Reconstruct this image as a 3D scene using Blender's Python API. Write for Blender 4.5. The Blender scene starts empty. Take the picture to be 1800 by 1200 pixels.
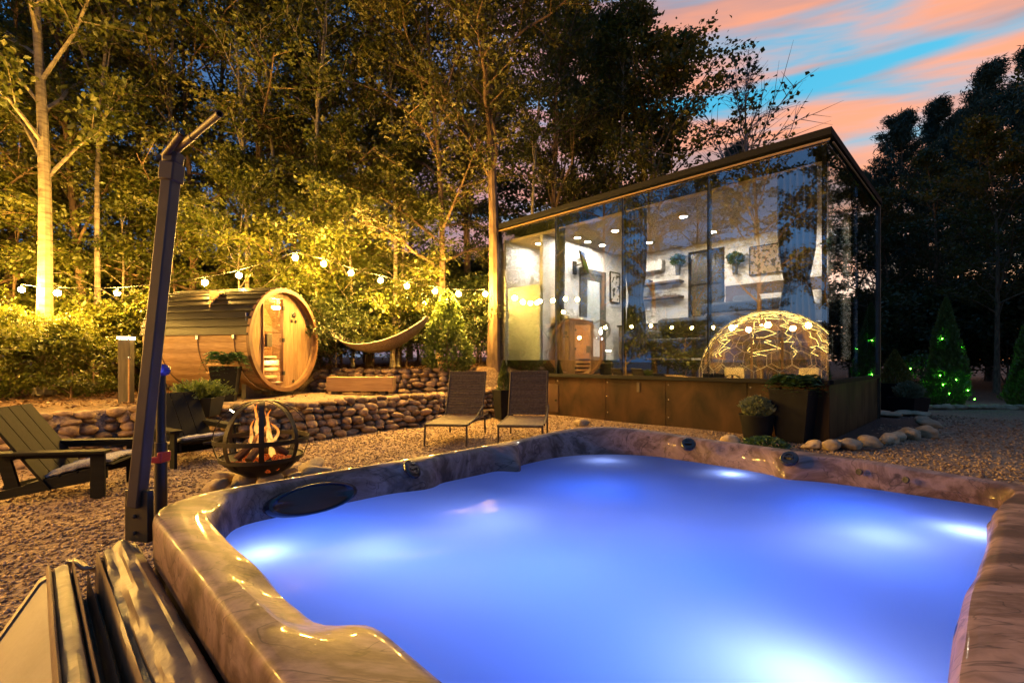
import bpy, bmesh, math, random
import numpy as np
from mathutils import Vector, Matrix, noise

R_ = math.radians
S = bpy.context.scene
COL = S.collection

# ------------------------------------------------------------------ camera
F, HZ, CAMZ = 845.0, 634.0, 1.2          # focal length and horizon row measured in the 1800x1200 photograph
cam_d = bpy.data.cameras.new('camera')
cam_d.sensor_width = 36.0; cam_d.sensor_fit = 'HORIZONTAL'
cam_d.lens = F / 1800 * 36
cam_d.shift_y = (HZ - 600) / 1800
cam_d.clip_start = 0.02; cam_d.clip_end = 2000
cam = bpy.data.objects.new('camera', cam_d); COL.objects.link(cam)
cam.location = (0, 0, CAMZ); cam.rotation_euler = (R_(90), 0, 0)
S.camera = cam

# ------------------------------------------------------------------ world: dusk sky
W = bpy.data.worlds.new('World'); S.world = W; W.use_nodes = True
nt = W.node_tree; nt.nodes.clear()
def wn(t, **k):
    n = nt.nodes.new(t)
    for a, b in k.items(): setattr(n, a, b)
    return n
def wl(a, b): nt.links.new(a, b)
def wmath(op, a, b=None, clamp=False):
    n = wn('ShaderNodeMath', operation=op, use_clamp=clamp)
    for i, v in enumerate((a, b)):
        if v is None: continue
        if isinstance(v, (int, float)): n.inputs[i].default_value = v
        else: wl(v, n.inputs[i])
    return n.outputs[0]
def wmix(f, a, b):
    n = wn('ShaderNodeMix', data_type='RGBA')
    for s, v in ((0, f), (6, a), (7, b)):
        if isinstance(v, tuple): n.inputs[s].default_value = (*v, 1)
        elif isinstance(v, (int, float)): n.inputs[s].default_value = v
        else: wl(v, n.inputs[s])
    return n.outputs[2]
def wramp(v, lo, hi):
    n = wn('ShaderNodeMapRange', interpolation_type='SMOOTHSTEP')
    wl(v, n.inputs[0]); n.inputs[1].default_value = lo; n.inputs[2].default_value = hi
    return n.outputs[0]
SUN_AZ, SUN_EL = R_(52), R_(1.0)          # the sunset is to the right, beyond the house
tc = wn('ShaderNodeTexCoord'); sep = wn('ShaderNodeSeparateXYZ'); wl(tc.outputs['Generated'], sep.inputs[0])
sx, sy, sz = sep.outputs
toward = wmath('ADD', wmath('MULTIPLY', sx, math.sin(SUN_AZ)), wmath('MULTIPLY', sy, math.cos(SUN_AZ)))
west = wramp(toward, 0.1, 0.95)
clear = wmix(west, (0.035, 0.22, 0.58), (0.035, 0.45, 0.70))
low = wramp(sz, 0.0, 0.45)
horizon_col = wmix(west, (0.05, 0.16, 0.33), (0.50, 0.50, 0.42))
clear = wmix(low, horizon_col, clear)
comb = wn('ShaderNodeCombineXYZ')
tilt = wmath('ADD', wmath('MULTIPLY', sz, 10.5), wmath('MULTIPLY', sx, 0.9))
wl(wmath('MULTIPLY', sx, 1.1), comb.inputs[0]); wl(wmath('MULTIPLY', sy, 1.1), comb.inputs[1]); wl(tilt, comb.inputs[2])
n1 = wn('ShaderNodeTexNoise'); n1.inputs['Scale'].default_value = 1.25; n1.inputs['Detail'].default_value = 5; n1.inputs['Roughness'].default_value = 0.5
n1.inputs['Distortion'].default_value = 0.35
wl(comb.outputs[0], n1.inputs['Vector'])
cl = wramp(n1.outputs['Fac'], 0.375, 0.53)
n2 = wn('ShaderNodeTexNoise'); n2.inputs['Scale'].default_value = 2.3; n2.inputs['Detail'].default_value = 4
wl(comb.outputs[0], n2.inputs['Vector'])
shade = wramp(n2.outputs['Fac'], 0.42, 0.68)
cl_lit = wmix(shade, (0.95, 0.32, 0.13), (0.42, 0.25, 0.24))
cl_dark = wmix(shade, (0.05, 0.13, 0.30), (0.035, 0.10, 0.24))
cl_col = wmix(wramp(toward, 0.15, 0.85), cl_dark, cl_lit)
skycol = wmix(wmath('MULTIPLY', cl, 0.92), clear, cl_col)
nish = wn('ShaderNodeTexSky', sky_type='NISHITA'); nish.sun_disc = False
nish.sun_elevation = SUN_EL; nish.sun_rotation = SUN_AZ
bg1 = wn('ShaderNodeBackground'); wl(skycol, bg1.inputs[0]); bg1.inputs[1].default_value = 0.92
bg2 = wn('ShaderNodeBackground'); wl(nish.outputs[0], bg2.inputs[0]); bg2.inputs[1].default_value = 0.05
add = wn('ShaderNodeAddShader'); wl(bg1.outputs[0], add.inputs[0]); wl(bg2.outputs[0], add.inputs[1])
wo = wn('ShaderNodeOutputWorld'); wl(add.outputs[0], wo.inputs[0])

# ------------------------------------------------------------------ sun: almost gone
sun_d = bpy.data.lights.new('sun', 'SUN'); sun_d.energy = 0.04; sun_d.angle = R_(12); sun_d.color = (1, 0.55, 0.4)
sun = bpy.data.objects.new('sun', sun_d); COL.objects.link(sun)
sun.rotation_euler = Vector((-math.sin(SUN_AZ), -math.cos(SUN_AZ), -0.08)).to_track_quat('-Z', 'Y').to_euler()

S.view_settings.view_transform = 'Standard'; S.view_settings.look = 'None'
S.view_settings.exposure = 0.32; S.view_settings.gamma = 1.0; S.view_settings.use_curve_mapping = False
S.render.engine = 'CYCLES'
cy = S.cycles
cy.use_denoising = True
try: cy.denoiser = 'OPENIMAGEDENOISE'
except Exception: pass
cy.max_bounces = 7; cy.diffuse_bounces = 3; cy.glossy_bounces = 4; cy.transmission_bounces = 5; cy.transparent_max_bounces = 14
cy.caustics_reflective = False; cy.caustics_refractive = False
cy.sample_clamp_indirect = 3.0; cy.blur_glossy = 0.5
cy.use_light_tree = True

BULB_L = 3000.0
DOME_W = 2150.0
IN_L = 1000.0

# ------------------------------------------------------------------ helpers
def P(px, py, d):   return Vector(((px - 900) / F * d, d, CAMZ + (HZ - py) / F * d))
def G(px, py, z):
    d = (CAMZ - z) * F / (py - HZ)
    return Vector(((px - 900) / F * d, d, z))

def nodes_of(m):
    m.use_nodes = True
    return m.node_tree, m.node_tree.nodes['Principled BSDF']
def mat(name, col, rough=0.6, metal=0.0, col2=None, scale=8.0, detail=4.0, stretch=(1, 1, 1), bump=0.0, bscale=None, spec=0.5,
        rvar=0.0, coat=0.0, dist=0.0, lo=0.35, hi=0.65, objrand=0.0, coords='Object', bdist=0.01):
    m = bpy.data.materials.new(name); t, b = nodes_of(m)
    L = t.links.new
    b.inputs['Base Color'].default_value = (*col, 1); b.inputs['Roughness'].default_value = rough
    b.inputs['Metallic'].default_value = metal; b.inputs['Specular IOR Level'].default_value = spec
    b.inputs['Coat Weight'].default_value = coat; b.inputs['Coat Roughness'].default_value = 0.06
    c = t.nodes.new('ShaderNodeTexCoord'); mp = t.nodes.new('ShaderNodeMapping'); mp.inputs['Scale'].default_value = stretch
    L(c.outputs[coords], mp.inputs[0])
    nz = t.nodes.new('ShaderNodeTexNoise'); nz.inputs['Scale'].default_value = scale; nz.inputs['Detail'].default_value = detail
    nz.inputs['Distortion'].default_value = dist
    L(mp.outputs[0], nz.inputs['Vector'])
    out = None
    if col2 is not None:
        mr = t.nodes.new('ShaderNodeMapRange'); mr.inputs[1].default_value = lo; mr.inputs[2].default_value = hi
        L(nz.outputs['Fac'], mr.inputs[0])
        mx = t.nodes.new('ShaderNodeMix'); mx.data_type = 'RGBA'
        mx.inputs[6].default_value = (*col, 1); mx.inputs[7].default_value = (*col2, 1)
        L(mr.outputs[0], mx.inputs[0]); out = mx.outputs[2]
    if objrand > 0:
        oi = t.nodes.new('ShaderNodeObjectInfo'); m2 = t.nodes.new('ShaderNodeMapRange')
        m2.inputs[3].default_value = 1 - objrand; m2.inputs[4].default_value = 1 + objrand
        L(oi.outputs['Random'], m2.inputs[0])
        hs = t.nodes.new('ShaderNodeHueSaturation'); L(m2.outputs[0], hs.inputs['Value'])
        if out is None: hs.inputs['Color'].default_value = (*col, 1)
        else: L(out, hs.inputs['Color'])
        out = hs.outputs[0]
    if out is not None: L(out, b.inputs['Base Color'])
    if rvar:
        mr = t.nodes.new('ShaderNodeMapRange'); mr.inputs[3].default_value = max(0.02, rough - rvar); mr.inputs[4].default_value = rough + rvar
        L(nz.outputs['Fac'], mr.inputs[0]); L(mr.outputs[0], b.inputs['Roughness'])
    if bump:
        nb = nz
        if bscale:
            nb = t.nodes.new('ShaderNodeTexNoise'); nb.inputs['Scale'].default_value = bscale; nb.inputs['Detail'].default_value = 4
            L(mp.outputs[0], nb.inputs['Vector'])
        bp = t.nodes.new('ShaderNodeBump'); bp.inputs['Strength'].default_value = bump; bp.inputs['Distance'].default_value = bdist
        L(nb.outputs['Fac'], bp.inputs['Height']); L(bp.outputs[0], b.inputs['Normal'])
    return m
def emit(name, col, s):
    m = bpy.data.materials.new(name); m.use_nodes = True; t = m.node_tree; t.nodes.clear()
    e = t.nodes.new('ShaderNodeEmission'); e.inputs[0].default_value = (*col, 1); e.inputs[1].default_value = s
    o = t.nodes.new('ShaderNodeOutputMaterial'); t.links.new(e.outputs[0], o.inputs[0])
    return m
def glass(name, tint, refl, gcol=(1, 1, 1), rough=0.0):
    m = bpy.data.materials.new(name); m.use_nodes = True; t = m.node_tree; t.nodes.clear(); L = t.links.new
    tr = t.nodes.new('ShaderNodeBsdfTransparent'); tr.inputs[0].default_value = (*tint, 1)
    gl = t.nodes.new('ShaderNodeBsdfGlossy'); gl.inputs[0].default_value = (*gcol, 1); gl.inputs['Roughness'].default_value = rough
    fr = t.nodes.new('ShaderNodeLayerWeight'); fr.inputs[0].default_value = 0.25
    mr = t.nodes.new('ShaderNodeMapRange'); mr.inputs[3].default_value = refl; mr.inputs[4].default_value = min(1, refl + 0.6)
    L(fr.outputs['Fresnel'], mr.inputs[0])
    mx = t.nodes.new('ShaderNodeMixShader'); L(mr.outputs[0], mx.inputs[0]); L(tr.outputs[0], mx.inputs[1]); L(gl.outputs[0], mx.inputs[2])
    o = t.nodes.new('ShaderNodeOutputMaterial'); L(mx.outputs[0], o.inputs[0])
    return m
def leafmat(name, c1, c2, trans=0.45, scale=1.3, c3=None):
    m = bpy.data.materials.new(name); m.use_nodes = True; t = m.node_tree; t.nodes.clear(); L = t.links.new
    g = t.nodes.new('ShaderNodeNewGeometry'); at = t.nodes.new('ShaderNodeAttribute'); at.attribute_name = 'tint'
    nz = t.nodes.new('ShaderNodeTexNoise'); nz.inputs['Scale'].default_value = scale; L(g.outputs['Position'], nz.inputs['Vector'])
    mx = t.nodes.new('ShaderNodeMix'); mx.data_type = 'RGBA'; mx.inputs[6].default_value = (*c1, 1); mx.inputs[7].default_value = (*c2, 1)
    ad = t.nodes.new('ShaderNodeMath'); ad.operation = 'MULTIPLY_ADD'; ad.use_clamp = True
    L(nz.outputs['Fac'], ad.inputs[0]); ad.inputs[1].default_value = 0.9; 
    sb = t.nodes.new('ShaderNodeMath'); sb.operation = 'MULTIPLY_ADD'; sb.inputs[1].default_value = 0.9; sb.inputs[2].default_value = -0.45
    L(at.outputs['Fac'], sb.inputs[0]); L(sb.outputs[0], ad.inputs[2])
    L(ad.outputs[0], mx.inputs[0])
    d = t.nodes.new('ShaderNodeBsdfDiffuse'); L(mx.outputs[2], d.inputs[0])
    tr = t.nodes.new('ShaderNodeBsdfTranslucent'); L(mx.outputs[2], tr.inputs[0])
    gl = t.nodes.new('ShaderNodeBsdfGlossy'); gl.inputs['Roughness'].default_value = 0.45; gl.inputs[0].default_value = (0.8, 0.8, 0.8, 1)
    m1 = t.nodes.new('ShaderNodeMixShader'); m1.inputs[0].default_value = trans; L(d.outputs[0], m1.inputs[1]); L(tr.outputs[0], m1.inputs[2])
    m2 = t.nodes.new('ShaderNodeMixShader'); m2.inputs[0].default_value = 0.05; L(m1.outputs[0], m2.inputs[1]); L(gl.outputs[0], m2.inputs[2])
    o = t.nodes.new('ShaderNodeOutputMaterial'); L(m2.outputs[0], o.inputs[0])
    return m

def tagp(o, label=None, cat=None, group=None, kind=None):
    for k, v in (('label', label), ('category', cat), ('group', group), ('kind', kind)):
        if v is not None: o[k] = v
    return o
def link(name, me, parent=None, loc=None, rot=None, scale=None):
    o = bpy.data.objects.new(name, me); COL.objects.link(o); o.parent = parent
    if loc is not None: o.location = loc
    if rot is not None: o.rotation_euler = rot
    if scale is not None: o.scale = scale
    return o
def thing(name, label, cat, loc=(0, 0, 0), rotz=0.0, group=None):
    o = bpy.data.objects.new(name, None); COL.objects.link(o); o.location = loc; o.rotation_euler = (0, 0, rotz)
    return tagp(o, label, cat, group)
def copy_tree(o, parent=None):
    c = o.copy(); COL.objects.link(c); c.parent = parent
    for ch in list(o.children): copy_tree(ch, c)
    return c

class MB:
    def __init__(s): s.v = []; s.f = []
    def add(s, v, f):
        n = len(s.v); s.v += [tuple(p) for p in v]; s.f += [tuple(i + n for i in q) for q in f]; return s
    def box(s, c, d, M=None, taper=1.0):
        x, y, z = d[0] / 2, d[1] / 2, d[2] / 2
        vs = []
        for k, tz in ((-z, 1.0), (z, taper)):
            for a, b in ((-x, -y), (x, -y), (x, y), (-x, y)): vs.append(Vector((a * tz, b * tz, k)))
        if M is not None: vs = [M @ p for p in vs]
        c = Vector(c); vs = [p + c for p in vs]
        return s.add(vs, [(3, 2, 1, 0), (4, 5, 6, 7), (0, 1, 5, 4), (1, 2, 6, 5), (2, 3, 7, 6), (3, 0, 4, 7)])
    def tube(s, pts, rad, n=8, cap=True, flat=None):
        pts = [Vector(p) for p in pts]; m = len(pts)
        if not hasattr(rad, '__len__'): rad = [rad] * m
        vs = []; up = None
        for i, p in enumerate(pts):
            t = (pts[min(i + 1, m - 1)] - pts[max(i - 1, 0)]).normalized()
            if up is None: up = Vector((0, 0, 1)) if abs(t.z) < 0.9 else Vector((1, 0, 0))
            a = t.cross(up).normalized(); b = a.cross(t).normalized(); up = b
            for k in range(n):
                q = 2 * math.pi * k / n
                vs.append(p + (a * math.cos(q) + b * math.sin(q) * (flat or 1)) * rad[i])
        fs = [(i * n + k, i * n + (k + 1) % n, (i + 1) * n + (k + 1) % n, (i + 1) * n + k) for i in range(m - 1) for k in range(n)]
        if cap: fs += [tuple(range(n - 1, -1, -1)), tuple((m - 1) * n + k for k in range(n))]
        return s.add(vs, fs)
    def lathe(s, prof, n=20, M=None, closed=False):
        vs = []; m = len(prof)
        for r, z in prof:
            for k in range(n):
                q = 2 * math.pi * k / n; p = Vector((r * math.cos(q), r * math.sin(q), z)); vs.append(M @ p if M is not None else p)
        fs = [(i * n + k, i * n + (k + 1) % n, (i + 1) * n + (k + 1) % n, (i + 1) * n + k) for i in range(m - 1) for k in range(n)]
        if not closed: fs += [tuple(range(n - 1, -1, -1)), tuple((m - 1) * n + k for k in range(n))]
        return s.add(vs, fs)
    def prism(s, poly, z0, z1, M=None):
        n = len(poly); vs = [Vector((x, y, z0)) for x, y in poly] + [Vector((x, y, z1)) for x, y in poly]
        if M is not None: vs = [M @ p for p in vs]
        return s.add(vs, [tuple(range(n - 1, -1, -1)), tuple(range(n, 2 * n))] + [(i, (i + 1) % n, n + (i + 1) % n, n + i) for i in range(n)])
    def mesh(s, name, m, smooth=False):
        me = bpy.data.meshes.new(name); me.from_pydata(s.v, [], s.f); me.validate(); 
        bm = bmesh.new(); bm.from_mesh(me); bmesh.ops.recalc_face_normals(bm, faces=bm.faces); bm.to_mesh(me); bm.free()
        if m is not None: me.materials.append(m)
        if smooth:
            for p in me.polygons: p.use_smooth = True
            try: me.set_sharp_from_angle(angle=R_(38))
            except Exception: pass
        return me
    def build(s, name, m, parent=None, smooth=False, bevel=0.0, loc=None, rot=None, seg=2):
        o = link(name, s.mesh(name, m, smooth or bevel > 0), parent, loc, rot)
        if bevel:
            b = o.modifiers.new('bevel', 'BEVEL'); b.width = bevel; b.segments = seg; b.limit_method = 'ANGLE'; b.angle_limit = R_(40)
        return o
def bx(name, c, d, m, parent=None, M=None, bevel=0.0): return MB().box(c, d, M).build(name, m, parent, bevel=bevel)
def np_mesh(name, V, Fq, m, smooth=False, tint=None):
    me = bpy.data.meshes.new(name); V = np.asarray(V, np.float32); Fq = np.asarray(Fq, np.int32)
    k = Fq.shape[1]
    me.vertices.add(len(V)); me.vertices.foreach_set('co', V.ravel())
    me.loops.add(Fq.size); me.loops.foreach_set('vertex_index', Fq.ravel())
    me.polygons.add(len(Fq)); me.polygons.foreach_set('loop_start', np.arange(0, Fq.size, k, dtype=np.int32))
    me.polygons.foreach_set('loop_total', np.full(len(Fq), k, np.int32))
    if smooth: me.polygons.foreach_set('use_smooth', np.ones(len(Fq), bool))
    me.update(calc_edges=True)
    if tint is not None:
        a = me.attributes.new('tint', 'FLOAT', 'POINT'); a.data.foreach_set('value', np.asarray(tint, np.float32))
    if m is not None: me.materials.append(m)
    return me
def lamp(name, parent, loc, watts, col, radius=0.05, kind='POINT', **k):
    d = bpy.data.lights.new(name, kind); d.energy = watts; d.color = col
    if kind in ('POINT', 'SPOT'): d.shadow_soft_size = radius
    for a, b in k.items(): setattr(d, a, b)
    o = bpy.data.objects.new(name, d); COL.objects.link(o); o.parent = parent; o.location = loc
    return o

# ------------------------------------------------------------------ materials
M = {}
M['vinyl'] = mat('brown_vinyl', (0.17, 0.12, 0.078), 0.42, col2=(0.23, 0.165, 0.11), scale=3, bump=0.5, bscale=14, bdist=0.012, rvar=0.1)
M['vinyl_pale'] = mat('pale_vinyl', (0.22, 0.19, 0.155), 0.55, col2=(0.17, 0.15, 0.12), scale=3, bump=0.15, bscale=30)
M['black_metal'] = mat('black_metal', (0.02, 0.02, 0.021), 0.42, 0.3, col2=(0.03, 0.028, 0.028), scale=20)
M['bronze'] = mat('bronze_paint', (0.085, 0.06, 0.048), 0.5, 0.2, col2=(0.065, 0.046, 0.038), scale=12, bump=0.05)
M['black_plastic'] = mat('black_plastic', (0.012, 0.012, 0.014), 0.25, spec=0.6)
M['pillow'] = mat('pillow_rubber', (0.012, 0.012, 0.018), 0.22, spec=0.6)
M['char'] = mat('charcoal_poly', (0.009, 0.009, 0.0095), 0.7, spec=0.10, col2=(0.013, 0.013, 0.013), scale=4, stretch=(1, 12, 12), bump=0.1, objrand=0.1)
M['fur'] = mat('sheepskin', (0.30, 0.29, 0.30), 0.95, col2=(0.5, 0.48, 0.46), scale=60, bump=1.0, bdist=0.02)
M['wicker'] = mat('dark_wicker', (0.035, 0.025, 0.02), 0.6, spec=0.25, col2=(0.06, 0.045, 0.038), scale=30, objrand=0.12)
M['wicker_seat'] = mat('seat_wicker', (0.14, 0.10, 0.08), 0.6, spec=0.25, col2=(0.085, 0.062, 0.05), scale=30, objrand=0.12)
M['cedar'] = mat('cedar', (0.36, 0.235, 0.13), 0.6, spec=0.25, col2=(0.25, 0.15, 0.075), scale=3.5, stretch=(1.2, 14, 14), detail=6, bump=0.15, objrand=0.16, dist=0.6)
M['cedar_v'] = mat('cedar_upright', (0.33, 0.21, 0.11), 0.6, spec=0.25, col2=(0.22, 0.13, 0.065), scale=3.5, stretch=(14, 14, 1.2), detail=6, bump=0.15, objrand=0.16, dist=0.6)
M['cedar_in'] = mat('cedar_inside', (0.55, 0.34, 0.15), 0.55, col2=(0.42, 0.24, 0.10), scale=3.5, stretch=(1, 1, 12), objrand=0.1)
M['timber'] = mat('pale_timber', (0.42, 0.26, 0.11), 0.6, col2=(0.30, 0.17, 0.07), scale=3, stretch=(1, 10, 10), bump=0.2, detail=6)
M['post_wood'] = mat('post_wood', (0.10, 0.085, 0.06), 0.8, col2=(0.06, 0.05, 0.035), scale=4, stretch=(8, 8, 1), bump=0.2)
M['roof'] = mat('roof_metal', (0.006, 0.005, 0.0045), 0.45, 0.0, spec=0.3, col2=(0.009, 0.007, 0.006), scale=6, rvar=0.06)
M['steel'] = mat('steel', (0.5, 0.48, 0.45), 0.25, 1.0)
M['stone'] = mat('river_stone', (0.29, 0.20, 0.125), 0.8, spec=0.25, col2=(0.16, 0.105, 0.065), scale=5, detail=8, bump=0.35, bscale=30, objrand=0.35)
M['boulder'] = mat('sandstone', (0.46, 0.35, 0.22), 0.8, col2=(0.33, 0.24, 0.14), scale=4, detail=8, bump=0.5, bscale=22, objrand=0.2, bdist=0.02)
M['rust'] = mat('rusted_steel', (0.075, 0.034, 0.015), 0.5, 0.0, spec=0.2, col2=(0.012, 0.007, 0.005), scale=2.8, detail=9, stretch=(1, 1, 0.6), bump=0.15, bscale=40, rvar=0.12, dist=0.5, lo=0.3, hi=0.7, objrand=0.15)
M['frame'] = mat('dark_frame', (0.011, 0.0105, 0.011), 0.6, 0.0, spec=0.15)
M['frame_brown'] = mat('brown_trim', (0.11, 0.075, 0.045), 0.4, 0.3, col2=(0.08, 0.055, 0.035), scale=10)
M['white_wall'] = mat('white_shiplap', (0.72, 0.71, 0.68), 0.55, col2=(0.66, 0.65, 0.62), scale=3)
M['ceil'] = mat('ceiling_ply', (0.58, 0.46, 0.34), 0.55, col2=(0.50, 0.39, 0.28), scale=2, stretch=(8, 1, 1))
M['floor_wood'] = mat('floor_wood', (0.42, 0.31, 0.20), 0.5, col2=(0.33, 0.24, 0.15), scale=3, stretch=(8, 1, 1))
M['greydoor'] = mat('grey_door', (0.075, 0.078, 0.082), 0.5)
M['frost'] = mat('frosted_glass', (0.55, 0.62, 0.64), 0.4)
M['curtain'] = mat('grey_curtain', (0.17, 0.165, 0.165), 0.9, col2=(0.13, 0.125, 0.125), scale=6, stretch=(1, 1, 0.1))
M['cloth_white'] = mat('white_linen', (0.62, 0.60, 0.57), 0.9, col2=(0.52, 0.50, 0.47), scale=4, bump=0.3, bscale=10)
M['cloth_dark'] = mat('charcoal_fabric', (0.05, 0.047, 0.045), 0.9, col2=(0.075, 0.07, 0.065), scale=14)
M['headboard'] = mat('brown_headboard', (0.09, 0.055, 0.035), 0.6, col2=(0.06, 0.037, 0.025), scale=4, stretch=(10, 1, 1))
M['planter'] = mat('planter_black', (0.008, 0.008, 0.010), 0.6, spec=0.12, col2=(0.012, 0.012, 0.014), scale=8)
M['soil'] = mat('potting_soil', (0.03, 0.02, 0.013), 0.95, col2=(0.05, 0.035, 0.022), scale=30, bump=0.6)
M['mulch'] = mat('bark_mulch', (0.035, 0.022, 0.016), 0.9, col2=(0.075, 0.045, 0.03), scale=25, detail=8, bump=1.0, bdist=0.03)
M['rope'] = mat('rope', (0.58, 0.52, 0.40), 0.9)
M['wire'] = mat('cable', (0.015, 0.013, 0.01), 0.6)
M['bark_birch'] = mat('pale_bark', (0.34, 0.29, 0.20), 0.85, col2=(0.13, 0.10, 0.065), scale=5, stretch=(1, 1, 3.5), detail=8, bump=0.6, lo=0.42, hi=0.72, bdist=0.02)
M['bark'] = mat('grey_brown_bark', (0.25, 0.165, 0.095), 0.9, col2=(0.12, 0.075, 0.045), scale=9, stretch=(1, 1, 0.35), detail=8, bump=0.9, bdist=0.03)
M['bark_pale'] = mat('dead_grey_bark', (0.30, 0.28, 0.29), 0.9, col2=(0.2, 0.18, 0.19), scale=9, stretch=(1, 1, 0.35), bump=0.5)
M['leaf'] = leafmat('maple_leaf', (0.075, 0.105, 0.014), (0.17, 0.165, 0.022))
M['leaf2'] = leafmat('oak_leaf', (0.065, 0.08, 0.013), (0.15, 0.125, 0.02))
M['leaf_dark'] = leafmat('woodland_leaf', (0.03, 0.055, 0.017), (0.08, 0.09, 0.022), trans=0.35)
M['needle'] = leafmat('pine_needle', (0.045, 0.095, 0.07), (0.08, 0.12, 0.07), trans=0.25)
M['cypress'] = leafmat('cypress_leaf', (0.09, 0.14, 0.025), (0.17, 0.21, 0.045), trans=0.3, scale=5)
M['gold_leaf'] = leafmat('golden_cypress_leaf', (0.13, 0.12, 0.02), (0.22, 0.18, 0.035), trans=0.3, scale=5)
M['sage_leaf'] = leafmat('sage_leaf', (0.12, 0.15, 0.08), (0.2, 0.22, 0.12), trans=0.3, scale=5)
M['fern_leaf'] = leafmat('fern_leaf', (0.035, 0.09, 0.03), (0.07, 0.13, 0.04), trans=0.3, scale=5)
M['litter'] = leafmat('fallen_leaf', (0.10, 0.05, 0.02), (0.22, 0.12, 0.05), trans=0.1, scale=6)
M['bulb'] = emit('bulb_glow', (1.0, 0.53, 0.09), BULB_L)
M['warm_white'] = emit('warm_white_glow', (1.0, 0.86, 0.55), 40)
M['down'] = emit('downlight_glow', (1.0, 0.86, 0.68), IN_L)
M['laser_dot_glow'] = emit('laser_dot_glow', (0.10, 1.0, 0.03), 90)  # glowing beads that stand in for green laser dots

# marbled acrylic of the hot tub
def marble():
    m = bpy.data.materials.new('marbled_acrylic'); t, b = nodes_of(m); L = t.links.new
    c = t.nodes.new('ShaderNodeTexCoord'); mp = t.nodes.new('ShaderNodeMapping'); mp.inputs['Rotation'].default_value = (0.1, 0.2, R_(48)); mp.inputs['Scale'].default_value = (1.0, 2.1, 1.7)
    L(c.outputs['Object'], mp.inputs[0])
    n = t.nodes.new('ShaderNodeTexNoise'); n.inputs['Scale'].default_value = 1.9; n.inputs['Detail'].default_value = 8; n.inputs['Roughness'].default_value = 0.62; n.inputs['Distortion'].default_value = 1.0
    L(mp.outputs[0], n.inputs['Vector'])
    r = t.nodes.new('ShaderNodeValToRGB'); e = r.color_ramp.elements
    e[0].position = 0.30; e[0].color = (0.03, 0.022, 0.020, 1); e[1].position = 0.78; e[1].color = (0.52, 0.39, 0.36, 1)
    for p, col in ((0.41, (0.10, 0.058, 0.042, 1)), (0.50, (0.29, 0.19, 0.165, 1)), (0.57, (0.13, 0.078, 0.06, 1)), (0.66, (0.34, 0.23, 0.20, 1))):
        q = e.new(p); q.color = col
    L(n.outputs['Fac'], r.inputs[0])
    w = t.nodes.new('ShaderNodeTexNoise'); w.inputs['Scale'].default_value = 2.6; w.inputs['Detail'].default_value = 3; w.inputs['Distortion'].default_value = 2.5
    L(mp.outputs[0], w.inputs['Vector'])
    ab = t.nodes.new('ShaderNodeMath'); ab.operation = 'SUBTRACT'; L(w.outputs['Fac'], ab.inputs[0]); ab.inputs[1].default_value = 0.5
    a2 = t.nodes.new('ShaderNodeMath'); a2.operation = 'ABSOLUTE'; L(ab.outputs[0], a2.inputs[0])
    mr = t.nodes.new('ShaderNodeMapRange'); mr.inputs[1].default_value = 0.0; mr.inputs[2].default_value = 0.012; mr.inputs[3].default_value = 0.7; mr.inputs[4].default_value = 0.0
    L(a2.outputs[0], mr.inputs[0])
    mx = t.nodes.new('ShaderNodeMix'); mx.data_type = 'RGBA'; mx.inputs[7].default_value = (0.03, 0.022, 0.02, 1)
    L(mr.outputs[0], mx.inputs[0]); L(r.outputs[0], mx.inputs[6]); L(mx.outputs[2], b.inputs['Base Color'])
    b.inputs['Roughness'].default_value = 0.5; b.inputs['Specular IOR Level'].default_value = 0.25; b.inputs['Coat Weight'].default_value = 0.22; b.inputs['Coat Roughness'].default_value = 0.06
    # beads of water
    v = t.nodes.new('ShaderNodeTexVoronoi'); v.inputs['Scale'].default_value = 62; L(c.outputs['Object'], v.inputs['Vector'])
    gate = t.nodes.new('ShaderNodeTexNoise'); gate.inputs['Scale'].default_value = 7; L(c.outputs['Object'], gate.inputs['Vector'])
    gm = t.nodes.new('ShaderNodeMapRange'); gm.inputs[1].default_value = 0.45; gm.inputs[2].default_value = 0.6; gm.inputs[3].default_value = 0.05; gm.inputs[4].default_value = 0.33
    L(gate.outputs['Fac'], gm.inputs[0])
    dm = t.nodes.new('ShaderNodeMath'); dm.operation = 'SUBTRACT'; L(gm.outputs[0], dm.inputs[0]); L(v.outputs['Distance'], dm.inputs[1])
    dx = t.nodes.new('ShaderNodeMath'); dx.operation = 'MAXIMUM'; L(dm.outputs[0], dx.inputs[0]); dx.inputs[1].default_value = 0
    bp = t.nodes.new('ShaderNodeBump'); bp.inputs['Strength'].default_value = 0.7; bp.inputs['Distance'].default_value = 0.008
    L(dx.outputs[0], bp.inputs['Height']); L(bp.outputs[0], b.inputs['Coat Normal'])
    return m
M['marble'] = marble()
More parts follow.
